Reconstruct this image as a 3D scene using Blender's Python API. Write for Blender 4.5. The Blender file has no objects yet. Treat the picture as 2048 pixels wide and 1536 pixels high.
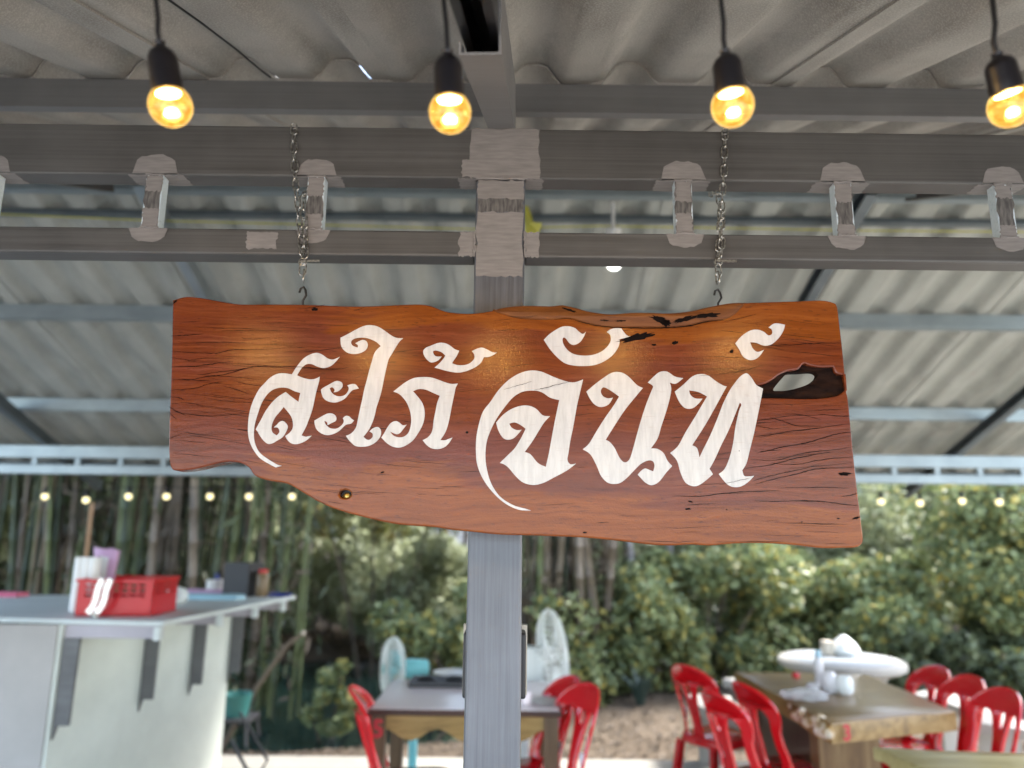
import bpy, bmesh, math, random
import numpy as np
from mathutils import Vector, Matrix, Euler
from mathutils.geometry import tessellate_polygon
rad = math.radians
random.seed(7); np.random.seed(7)
S = bpy.context.scene
COL = S.collection

# ------------------------------------------------------------------ camera
EYE = Vector((0, 0, 1.65)); PITCH = rad(11.5); ROLL = rad(0.65); FPX = 1480.0
fwd = Vector((0, math.cos(PITCH), math.sin(PITCH)))
up0 = Vector((0, -math.sin(PITCH), math.cos(PITCH))); rt0 = Vector((1, 0, 0))
RT = rt0 * math.cos(ROLL) + up0 * math.sin(ROLL)
UP = up0 * math.cos(ROLL) - rt0 * math.sin(ROLL)
cam = bpy.data.cameras.new('camera'); camo = bpy.data.objects.new('camera', cam); COL.objects.link(camo)
camo.matrix_world = Matrix(((RT.x, UP.x, -fwd.x, EYE.x), (RT.y, UP.y, -fwd.y, EYE.y), (RT.z, UP.z, -fwd.z, EYE.z), (0, 0, 0, 1)))
cam.sensor_width = 36; cam.lens = 36 * FPX / 2048; cam.clip_start = 0.05; cam.clip_end = 500
cam.dof.use_dof = True; cam.dof.focus_distance = 1.32; cam.dof.aperture_fstop = 2.0
S.camera = camo

# ------------------------------------------------------------------ sky, sun, exposure
SUN_EL, SUN_AZ = rad(50), rad(68)          # azimuth clockwise from +Y: from the right, a little beyond the shelter
W = bpy.data.worlds.new('World'); S.world = W; W.use_nodes = True
wn = W.node_tree; bg = wn.nodes['Background']
sky = wn.nodes.new('ShaderNodeTexSky'); sky.sky_type = 'NISHITA'; sky.sun_disc = False
sky.sun_elevation = SUN_EL; sky.sun_rotation = SUN_AZ; sky.dust_density = 2.0; sky.air_density = 1.0; sky.ozone_density = 1.0
hs = wn.nodes.new('ShaderNodeHueSaturation'); hs.inputs['Saturation'].default_value = 0.85
wn.links.new(sky.outputs[0], hs.inputs['Color']); wn.links.new(hs.outputs[0], bg.inputs[0]); bg.inputs[1].default_value = 0.15
sun = bpy.data.lights.new('sun', 'SUN'); sun.energy = 1.5; sun.angle = rad(11); sun.color = (1.0, 0.98, 0.95)
suno = bpy.data.objects.new('sun', sun); COL.objects.link(suno)
sd = Vector((math.sin(SUN_AZ) * math.cos(SUN_EL), math.cos(SUN_AZ) * math.cos(SUN_EL), math.sin(SUN_EL)))
suno.rotation_euler = sd.to_track_quat('Z', 'Y').to_euler(); suno.location = (0, -6, 9)
S.view_settings.view_transform = 'Standard'; S.view_settings.look = 'None'; S.view_settings.gamma = 1.0
S.view_settings.use_curve_mapping = False; S.view_settings.exposure = 2.9
cy = S.cycles; cy.use_denoising = True; cy.max_bounces = 8; cy.diffuse_bounces = 4; cy.glossy_bounces = 3
cy.transmission_bounces = 4; cy.transparent_max_bounces = 12; cy.sample_clamp_indirect = 6.0; cy.caustics_reflective = False; cy.caustics_refractive = False

def ray(u, v):
    return fwd + RT * ((u - 1024) / FPX) + UP * ((768 - v) / FPX)
def AY(u, v, y):
    d = ray(u, v); return EYE + d * (y / d.y)
def AZ(u, v, z):
    d = ray(u, v); return EYE + d * ((z - 1.65) / d.z)
def AP(u, v, o, n):
    d = ray(u, v); return EYE + d * ((o - EYE).dot(n) / d.dot(n))

# ------------------------------------------------------------------ scene tree helpers
def thing(name, label, cat, loc=(0, 0, 0), rz=0, group=None):
    o = bpy.data.objects.new(name, None); COL.objects.link(o); o.location = loc; o.rotation_euler = (0, 0, rz)
    o['label'] = label; o['category'] = cat
    if group: o['group'] = group
    o.empty_display_size = 0.1
    return o
def tag(o, label, cat, group=None):
    o['label'] = label; o['category'] = cat
    if group: o['group'] = group
    return o
def root_of(p):
    v = Vector((0, 0, 0))
    while p: v = v + p.location; p = p.parent
    return v
def link(name, me, parent=None, loc=(0, 0, 0), rot=(0, 0, 0), scale=(1, 1, 1)):
    o = bpy.data.objects.new(name, me); COL.objects.link(o)
    if parent: o.parent = parent
    o.location = loc; o.rotation_euler = rot; o.scale = scale
    return o
def tree_copy(src, loc=None, rz=None, label=None, group=None):
    def cp(o, par):
        c = o.copy(); COL.objects.link(c); c.parent = par
        for ch in o.children: cp(ch, c)
        return c
    r = cp(src, None)
    if loc is not None: r.location = loc
    if rz is not None: r.rotation_euler = (0, 0, rz)
    if label: r['label'] = label
    if group: r['group'] = group
    return r

class MB:
    def __init__(s): s.v = []; s.f = []
    def add(s, vs, fs):
        b = len(s.v); s.v += [tuple(p) for p in vs]; s.f += [tuple(b + i for i in f) for f in fs]; return s
    def box(s, c, d, R=None, taper=1.0):
        c = Vector(c); pts = []
        for z in (-.5, .5):
            k = taper if z > 0 else 1.0
            for x, y in ((-.5, -.5), (.5, -.5), (.5, .5), (-.5, .5)):
                p = Vector((x * d[0] * k, y * d[1] * k, z * d[2]))
                if R is not None: p = R @ p
                pts.append(c + p)
        return s.add(pts, [(3, 2, 1, 0), (4, 5, 6, 7), (0, 1, 5, 4), (1, 2, 6, 5), (2, 3, 7, 6), (3, 0, 4, 7)])
    def span(s, x0, x1, y0, y1, z0, z1):
        return s.box(((x0 + x1) / 2, (y0 + y1) / 2, (z0 + z1) / 2), (x1 - x0, y1 - y0, z1 - z0))
    def beam(s, a, b, w, h, upv=(0, 0, 1)):
        a = Vector(a); b = Vector(b); t = (b - a).normalized(); sx = t.cross(Vector(upv)).normalized(); u = sx.cross(t)
        pts = [p + sx * (x * w / 2) + u * (y * h / 2) for p in (a, b) for x, y in ((-1, -1), (1, -1), (1, 1), (-1, 1))]
        return s.add(pts, [(3, 2, 1, 0), (4, 5, 6, 7), (0, 1, 5, 4), (1, 2, 6, 5), (2, 3, 7, 6), (3, 0, 4, 7)])
    def tube(s, pts, r, n=8, closed=False):
        pts = [Vector(p) for p in pts]; m = len(pts); b = len(s.v)
        rr = r if isinstance(r, (list, tuple)) else [r] * m
        nrm = None
        for i, p in enumerate(pts):
            if closed: t = pts[(i + 1) % m] - pts[i - 1]
            else: t = pts[min(i + 1, m - 1)] - pts[max(i - 1, 0)]
            t.normalize()
            if nrm is None:
                nrm = t.orthogonal().normalized()
            else:
                nrm = (nrm - t * nrm.dot(t)).normalized()
            bn = t.cross(nrm)
            for k in range(n):
                a = 2 * math.pi * k / n
                s.v.append(tuple(p + (nrm * math.cos(a) + bn * math.sin(a)) * rr[i]))
        for i in range(m if closed else m - 1):
            j = (i + 1) % m
            for k in range(n):
                k2 = (k + 1) % n
                s.f.append((b + i * n + k, b + i * n + k2, b + j * n + k2, b + j * n + k))
        if not closed:
            s.f.append(tuple(b + k for k in reversed(range(n)))); s.f.append(tuple(b + (m - 1) * n + k for k in range(n)))
        return s
    def lathe(s, prof, n=24, M=None, capb=True, capt=True):
        b = len(s.v); M = M or Matrix.Identity(4)
        for r, z in prof:
            for k in range(n):
                a = 2 * math.pi * k / n
                s.v.append(tuple(M @ Vector((r * math.cos(a), r * math.sin(a), z))))
        for i in range(len(prof) - 1):
            for k in range(n):
                k2 = (k + 1) % n
                s.f.append((b + i * n + k, b + i * n + k2, b + (i + 1) * n + k2, b + (i + 1) * n + k))
        if capb: s.f.append(tuple(b + k for k in reversed(range(n))))
        if capt: s.f.append(tuple(b + (len(prof) - 1) * n + k for k in range(n)))
        return s
    def prism(s, loops, F, d0, d1, bevel=0.0, back=True):
        """loops: 2D loops (first outer, rest holes); F(a, b, d) -> 3D; front at depth d0, back at d1"""
        def area(l): return sum(l[i - 1][0] * l[i][1] - l[i][0] * l[i - 1][1] for i in range(len(l))) / 2
        ls = []
        for i, l in enumerate(loops):
            l = list(l)
            if (area(l) < 0) != (i > 0): l.reverse()
            ls.append(l)
        def off(l, e):
            o = []
            m = len(l)
            for i in range(m):
                p0, p1, p2 = l[i - 1], l[i], l[(i + 1) % m]
                dx, dy = p2[0] - p0[0], p2[1] - p0[1]; q = math.hypot(dx, dy) or 1
                o.append((p1[0] - dy / q * e, p1[1] + dx / q * e))
            return o
        fr = [off(l, bevel) for l in ls] if bevel else ls
        md = [off(l, bevel * .3) for l in ls] if bevel else ls
        flat = [Vector((p[0], p[1], 0)) for l in fr for p in l]
        tris = tessellate_polygon([[Vector((p[0], p[1], 0)) for p in l] for l in fr])
        tt = []
        for t in tris:
            a, b_, c = (flat[i] for i in t)
            cr = (b_ - a).cross(c - a).z
            if abs(cr) < 1e-14: continue
            tt.append(t if cr > 0 else (t[0], t[2], t[1]))
        rings = [(fr, d0)]
        if bevel: rings += [(md, d0 + bevel * .35), (ls, d0 + bevel)]
        rings.append((ls, d1))
        base = []
        for R_, d in rings:
            base.append(len(s.v))
            for l in R_: s.v += [tuple(F(p[0], p[1], d)) for p in l]
        s.f += [tuple(base[0] + i for i in t) for t in tt]
        if back: s.f += [tuple(base[-1] + i for i in reversed(t)) for t in tt]
        for k in range(len(rings) - 1):
            o = 0
            for l in ls:
                m = len(l)
                for i in range(m):
                    j = (i + 1) % m
                    s.f.append((base[k] + o + j, base[k] + o + i, base[k + 1] + o + i, base[k + 1] + o + j))
                o += m
        return s
    def build(s, name, mat, parent=None, smooth=True, local=False, ang=0.7):
        off = Vector((0, 0, 0)) if local or parent is None else root_of(parent)
        me = bpy.data.meshes.new(name)
        me.from_pydata([(x - off.x, y - off.y, z - off.z) for x, y, z in s.v], [], s.f)
        me.materials.append(mat)
        if smooth: me.shade_smooth(); me.set_sharp_from_angle(angle=ang)
        me.update()
        return link(name, me, parent)
def stuff(o): o['kind'] = 'stuff'; return o
def struct(o): o['kind'] = 'structure'; return o

# ------------------------------------------------------------------ materials
def mat(name, col=(.5, .5, .5), rough=.6, metal=0.0, spec=.5):
    m = bpy.data.materials.new(name); m.use_nodes = True; b = m.node_tree.nodes['Principled BSDF']
    b.inputs['Base Color'].default_value = (*col, 1); b.inputs['Roughness'].default_value = rough
    b.inputs['Metallic'].default_value = metal; b.inputs['Specular IOR Level'].default_value = spec
    return m
class N:
    """small node helper"""
    def __init__(s, m): s.t = m.node_tree; s.b = s.t.nodes.get('Principled BSDF')
    def n(s, typ, **k):
        o = s.t.nodes.new('ShaderNode' + typ)
        for a, b in k.items(): setattr(o, a, b)
        return o
    def l(s, a, b): s.t.links.new(a, b)
    def co(s, kind='Object', scale=(1, 1, 1), rot=(0, 0, 0)):
        c = s.n('TexCoord'); m = s.n('Mapping'); s.l(c.outputs[kind], m.inputs[0])
        m.inputs['Scale'].default_value = scale; m.inputs['Rotation'].default_value = rot; return m.outputs[0]
    def noise(s, vec, scale=5, detail=4, rough=.55, dist=0.0):
        o = s.n('TexNoise'); s.l(vec, o.inputs['Vector']); o.inputs['Scale'].default_value = scale
        o.inputs['Detail'].default_value = detail; o.inputs['Roughness'].default_value = rough; o.inputs['Distortion'].default_value = dist
        return o.outputs['Fac']
    def ramp(s, f, stops):
        r = s.n('ValToRGB'); s.l(f, r.inputs[0]); e = r.color_ramp.elements
        while len(e) < len(stops): e.new(.5)
        for i, (p, c) in enumerate(stops):
            e[i].position = p; e[i].color = (*c, 1) if len(c) == 3 else c
        return r.outputs[0]
    def g(s, f, a, b):
        return s.ramp(f, [(a, (0, 0, 0)), (b, (1, 1, 1))])
    def mix(s, f, a, b, mode='MIX'):
        m = s.n('Mix', data_type='RGBA', blend_type=mode)
        for sock, v in ((m.inputs[0], f), (m.inputs[6], a), (m.inputs[7], b)):
            if isinstance(v, (int, float)): sock.default_value = v
            elif isinstance(v, tuple): sock.default_value = (*v, 1)
            else: s.l(v, sock)
        return m.outputs[2]
    def math(s, op, a, b=0.0):
        m = s.n('Math', operation=op)
        for i, v in enumerate((a, b)):
            if isinstance(v, (int, float)): m.inputs[i].default_value = v
            else: s.l(v, m.inputs[i])
        return m.outputs[0]
    def bump(s, h, strength=.3, dist=.002):
        b = s.n('Bump'); s.l(h, b.inputs['Height']); b.inputs['Strength'].default_value = strength; b.inputs['Distance'].default_value = dist
        s.l(b.outputs[0], s.b.inputs['Normal'])
    def base(s, c): s.l(c, s.b.inputs['Base Color'])
    def rough(s, c): s.l(c, s.b.inputs['Roughness'])

def steel(name, lo, hi, rough=.5, metal=.35, vertical=False):
    m = mat(name, lo, rough, metal); k = N(m)
    st = k.noise(k.co(scale=(60, 60, 1.5) if vertical else (.6, 75, 75)), 2.4, 7, .72)
    bl = k.noise(k.co(), 6, 3)
    f = k.math('ADD', k.math('MULTIPLY', st, .65), k.math('MULTIPLY', bl, .35))
    k.base(k.ramp(f, [(.34, lo), (.62, hi)]))
    k.rough(k.ramp(st, [(.3, (rough - .12,) * 3), (.7, (rough + .15,) * 3)]))
    k.bump(st, .06, .0004)
    return m
M = {}
M['primer'] = steel('grey_primer_steel', (.058, .055, .051), (.112, .107, .100), .44, .2)
M['post'] = steel('brushed_post_steel', (.080, .084, .094), (.155, .162, .178), .42, .35, True)  # bluish cast in the colour stands for reflected sky
M['galv'] = steel('galvanised_steel', (.22, .265, .28), (.36, .41, .425), .38, .55)
M['galv_dark'] = steel('dark_galvanised_steel', (.08, .10, .11), (.17, .20, .21), .45, .4)
m = mat('touch_up_paint', (.4, .36, .33), .55); k = N(m)
k.base(k.ramp(k.noise(k.co(scale=(8, 60, 60)), 3, 5), [(.3, (.165, .152, .142)), (.65, (.225, .207, .193))])); k.bump(k.noise(k.co(scale=(14, 40, 60)), 3, 4), .2, .0006); M['paint'] = m
m = mat('old_paint', (.2, .2, .2), .5); k = N(m)
k.base(k.ramp(k.noise(k.co(scale=(30, 30, 6)), 6, 5), [(.35, (.05, .047, .045)), (.65, (.15, .14, .13))])); M['dark_patch'] = m
M['galv_bright'] = steel('bright_zinc_steel', (.55, .66, .72), (.75, .84, .88), .35, .3)
M['primer2'] = steel('lit_primer_steel', (.16, .157, .152), (.23, .226, .22), .48, .25)  # lighter copy of the primer, its colour making up for dim light
M['weld'] = mat('weld_bead', (.30, .27, .25), .45, .3)
M['black'] = mat('black_plastic', (.007, .006, .008), .4)
M['cable'] = mat('black_cable', (.012, .012, .013), .45)
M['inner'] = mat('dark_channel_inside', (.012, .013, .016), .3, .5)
def cement(name, lo, hi):
    m = mat(name, lo, .85); k = N(m)
    c = k.ramp(k.noise(k.co(), 3.0, 6, .6), [(.33, lo), (.66, hi)])
    c = k.mix(k.g(k.noise(k.co(scale=(1, .25, 1)), 7, 4), .52, .75), c, tuple(x * .72 for x in lo))
    c = k.mix(k.math('MULTIPLY', k.g(k.noise(k.co(), 240, 2), .45, .66), .5), c, tuple(min(1, x * 1.35) for x in hi))
    k.base(c); k.bump(k.noise(k.co(scale=(1, .6, 1)), 380, 2), .8, .0016); return m
M['cement'] = cement('fibre_cement_brown', (.31, .292, .258), (.45, .425, .38))
M['cement_far'] = cement('fibre_cement_grey', (.30, .312, .277), (.41, .42, .38))
# ------------------------------------------------------------------ hanging wooden sign
YAW = rad(1.4)
SN = Vector((-math.sin(YAW), -math.cos(YAW), 0.012)).normalized()       # faces the camera, a touch upwards
SA = Vector((math.cos(YAW), -math.sin(YAW), 0)); SA = (SA - SN * SA.dot(SN)).normalized(); SB = SN.cross(SA) * -1
if SB.z < 0: SB = -SB
SO = AY(1020, 850, 1.30)
def s2(u, v):
    p = AP(u, v, SO, SN) - SO; return (p.dot(SA), p.dot(SB))
def SF(a, b, d): return SO + SA * a + SB * b - SN * d                       # d grows away from the camera
def spl(txt, org=(0, 0), sc=1.0, sub=5, closed=True):
    P = []
    for w in txt.split():
        c = w.endswith('*'); x, y = w.rstrip('*').split(',')
        P.append((s2(org[0] + float(x) * sc, org[1] + float(y) * sc), c))
    m = len(P); out = []
    for i in range(m if closed else m - 1):
        p1, c1 = P[i]; p2, c2 = P[(i + 1) % m]
        p0 = p1 if c1 or (not closed and i == 0) else P[i - 1][0]
        p3 = p2 if c2 or (not closed and i == m - 2) else P[(i + 2) % m][0]
        for k in range(sub):
            t = k / sub
            out.append(tuple(0.5 * (2 * p1[j] + (p2[j] - p0[j]) * t + (2 * p0[j] - 5 * p1[j] + 4 * p2[j] - p3[j]) * t * t + (3 * p1[j] - p0[j] - 3 * p2[j] + p3[j]) * t ** 3) for j in (0, 1)))
    if not closed: out.append(P[-1][0])
    return out

def crack_nodes(k):
    co = k.n('TexCoord').outputs['Object']
    sx = k.n('SeparateXYZ'); k.l(co, sx.inputs[0])
    def sc(v):
        m_ = k.n('Mapping'); k.l(co, m_.inputs[0]); m_.inputs['Scale'].default_value = v; return m_.outputs[0]
    warp = k.noise(sc((3.2, 1, 7)), 1.0, 3, .5); wav = k.noise(sc((14, 1, 30)), 1.0, 2, .5)
    z = k.math('ADD', sx.outputs['Z'], k.math('MULTIPLY', k.math('SUBTRACT', warp, .5), .06))
    z = k.math('ADD', z, k.math('MULTIPLY', k.math('SUBTRACT', wav, .5), .008))
    tot = None
    for fr, wid, ms, lo, sd in ((44, .030, (2.6, 1, 20), .55, 0), (72, .035, (4.5, 1, 34), .58, 3.7)):
        f = k.math('ABSOLUTE', k.math('SUBTRACT', k.math('FRACT', k.math('ADD', k.math('MULTIPLY', z, fr), sd)), .5))
        line = k.g(f, wid, wid * .35)
        mp = k.n('Mapping'); k.l(co, mp.inputs[0]); mp.inputs['Scale'].default_value = ms; mp.inputs['Location'].default_value = (sd, sd, sd)
        mask = k.g(k.noise(mp.outputs[0], 1.0, 2, .5), lo, lo + .1)
        r = k.math('MULTIPLY', line, mask)
        tot = r if tot is None else k.math('MAXIMUM', tot, r)
    # more cracking towards the two sawn ends, little in the middle and along the lower edge
    ax = k.math('ABSOLUTE', k.math('ADD', sx.outputs['X'], .02))
    reg = k.ramp(ax, [(.12, (.35,) * 3), (.42, (1, 1, 1))])
    low = k.ramp(sx.outputs['Z'], [(-.0, (.25,) * 3), (.06, (1, 1, 1))]) if False else k.g(k.math('ADD', sx.outputs['Z'], .2), .02, .10)
    return k.math('MULTIPLY', k.math('MULTIPLY', tot, reg), low), sx, co, z
m = mat('varnished_hardwood', (.3, .1, .04), .2); k = N(m)
ck, sx, co, zz = crack_nodes(k)
cv = k.n('CombineXYZ'); k.l(k.math('MULTIPLY', sx.outputs['X'], 4.0), cv.inputs[0]); k.l(k.math('MULTIPLY', zz, 95.0), cv.inputs[2]); k.l(sx.outputs['Y'], cv.inputs[1])
gr = k.noise(cv.outputs[0], 1.0, 8, .7)
cv2 = k.n('CombineXYZ'); k.l(k.math('MULTIPLY', sx.outputs['X'], 2.2), cv2.inputs[0]); k.l(k.math('MULTIPLY', zz, 12.0), cv2.inputs[2])
big = k.noise(cv2.outputs[0], 1.0, 4, .6)
red = k.ramp(gr, [(.25, (.085, .018, .006)), (.5, (.155, .034, .010)), (.78, (.245, .066, .020))])
pur = k.ramp(gr, [(.25, (.085, .018, .010)), (.5, (.142, .033, .019)), (.78, (.22, .060, .036))])
ora = k.ramp(gr, [(.25, (.125, .028, .004)), (.5, (.210, .054, .007)), (.78, (.30, .088, .013))])
c = k.mix(k.g(big, .42, .62), red, pur)
edge = k.math('ADD', k.math('MULTIPLY', k.math('ABSOLUTE', k.math('ADD', k.math('ADD', sx.outputs['Z'], k.math('MULTIPLY', sx.outputs['X'], .06)), -.035)), 6.5), k.math('MULTIPLY', k.math('SUBTRACT', big, .5), 1.5))
c = k.mix(k.math('MULTIPLY', k.g(edge, .9, 1.5), .9), c, ora)
bl = k.g(k.noise(k.co(scale=(5, 5, 14)), 1.6, 5, .6), .58, .72)
c = k.mix(k.math('MULTIPLY', bl, .12), c, (.09, .025, .012))
pore = k.g(k.noise(k.co(scale=(60, 60, 420)), 1.0, 2, .5), .62, .72)
c = k.mix(k.math('MULTIPLY', pore, .55), c, (.05, .015, .01))
k.base(c)
k.rough(k.ramp(k.noise(k.co(), 90, 3), [(.3, (.14,) * 3), (.7, (.24,) * 3)]))
h = k.math('ADD', k.math('MULTIPLY', k.noise(k.co(), 330, 3), .8), k.math('MULTIPLY', gr, .6))
k.bump(h, .36, .0009); k.b.inputs['Specular IOR Level'].default_value = .42; M['wood'] = m
m = mat('white_sign_paint', (.8, .76, .74), .27); k = N(m)
ck, sx, co, zz = crack_nodes(k)
st = k.noise(k.co(scale=(34, 34, 5), rot=(0, rad(12), 0)), 4, 5, .6)
c = k.ramp(st, [(.3, (.51, .50, .50)), (.62, (.63, .62, .615))])
c = k.mix(k.math('MULTIPLY', k.g(k.noise(k.co(scale=(40, 40, 330)), 1, 2), .60, .72), .30), c, (.45, .38, .36))
k.base(c)
k.bump(st, .3, .0008); M['letter'] = m
m = mat('live_edge_wood', (.4, .15, .03), .5, spec=.25); k = N(m)
gr = k.noise(k.co(scale=(6, 6, 60)), 1.5, 7, .65)
c = k.ramp(gr, [(.28, (.075, .022, .005)), (.5, (.15, .048, .009)), (.75, (.22, .082, .02))])
c = k.mix(k.g(k.noise(k.co(scale=(12, 12, 60)), 1.3, 5, .6), .60, .70), c, (.06, .02, .01)); k.base(c); k.bump(gr, .5, .002); M['live'] = m
m = mat('charred_cavity', (.03, .014, .01), .9, spec=.12); k = N(m)
k.base(k.ramp(k.noise(k.co(scale=(14, 14, 40)), 1.5, 6), [(.35, (.004, .002, .002)), (.7, (.028, .012, .007))])); k.bump(k.noise(k.co(scale=(14, 14, 50)), 2, 6), .8, .004); M['char'] = m
M['crack'] = mat('crack_dark', (.006, .003, .002), .8, spec=.1)
M['brass'] = mat('brass_bolt', (.60, .46, .14), .3, .9)

sign = thing('wooden_sign', 'red brown varnished wooden slab sign with white painted lettering hanging on chains', 'sign', SO)
outline = spl('345,600* 370,593 400,595 440,602 480,608 540,608 620,609 700,612 760,611 830,608 860,611 890,622 920,626 950,626 985,621 1020,614 1060,612 1100,613 1125,611 1150,616 1180,624 1220,629 1260,626 1300,626 1340,627 1380,623 1420,614 1460,607 1520,604 1590,602 1640,600 1665,604 1675,613 1680,650 1688,720 1693,780 1697,800 1703,860 1710,930 1718,1000 1724,1050 1727,1078 1723,1089 1711,1095 1680,1096 1642,1096 1593,1090 1530,1086 1470,1087 1420,1091 1385,1089 1340,1091 1300,1089 1242,1082 1169,1075 1120,1073 1071,1071 998,1069 950,1064 900,1059 867,1054 799,1049 747,1039 679,1021 638,1004 604,984 573,967 532,960 508,950 498,936 481,926 457,923 433,927 388,938 354,941 341,934 337,900 338,830 341,760 343,700 344,640', sub=4)
cav = spl('885,862* 940,850 1000,820 1060,775 1130,745 1215,730 1260,685 1310,700 1400,715 1500,712* 1525,762 1590,778* 1600,900* 1540,945 1400,968 1250,972 1100,968 912,965* 918,900', (1300, 560), .24414, 4)
hole = spl('1030,890 1060,840 1110,780 1160,748 1250,742 1340,742 1385,765 1370,805 1300,850 1220,880 1150,895 1080,898', (1300, 560), .24414, 5)
bolt = [(lambda p: p)(s2(690 + 12 * math.cos(t), 988 + 8.5 * math.sin(t))) for t in [2 * math.pi * i / 24 for i in range(24)]]
b = MB(); b.prism([outline, cav, bolt], SF, 0, .030, .0028); b.build('board', M['wood'], sign, ang=.35)
big_cav = [(a + (a - sum(p[0] for p in cav) / len(cav)) * .03, q + (q - sum(p[1] for p in cav) / len(cav)) * .03) for a, q in cav]
b = MB(); b.prism([cav, hole], lambda a, q, d: SF(a, q, d + .005 * math.sin(a * 70) * math.cos(q * 90)), .009, .026); b.build('burnt_cavity', M['char'], sign)
b = MB(); bc = s2(690, 992); r_ = abs(s2(699, 988)[0] - s2(690, 988)[0])
b.lathe([(r_ * .95, 0), (r_ * .95, .004), (r_ * .5, .0065), (0.0005, .007)], 6, Matrix.Translation(SF(bc[0], bc[1], .016)) @ SN.to_track_quat('Z', 'Y').to_matrix().to_4x4())
b.build('bolt', M['brass'], sign)
b = MB(); b.prism([[(bc[0] + .011 * math.cos(t), bc[1] + .011 * math.sin(t)) for t in [i * math.pi / 8 for i in range(16)]]], SF, .016, .029); b.build('bolt_socket', M['black'], sign)

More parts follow.
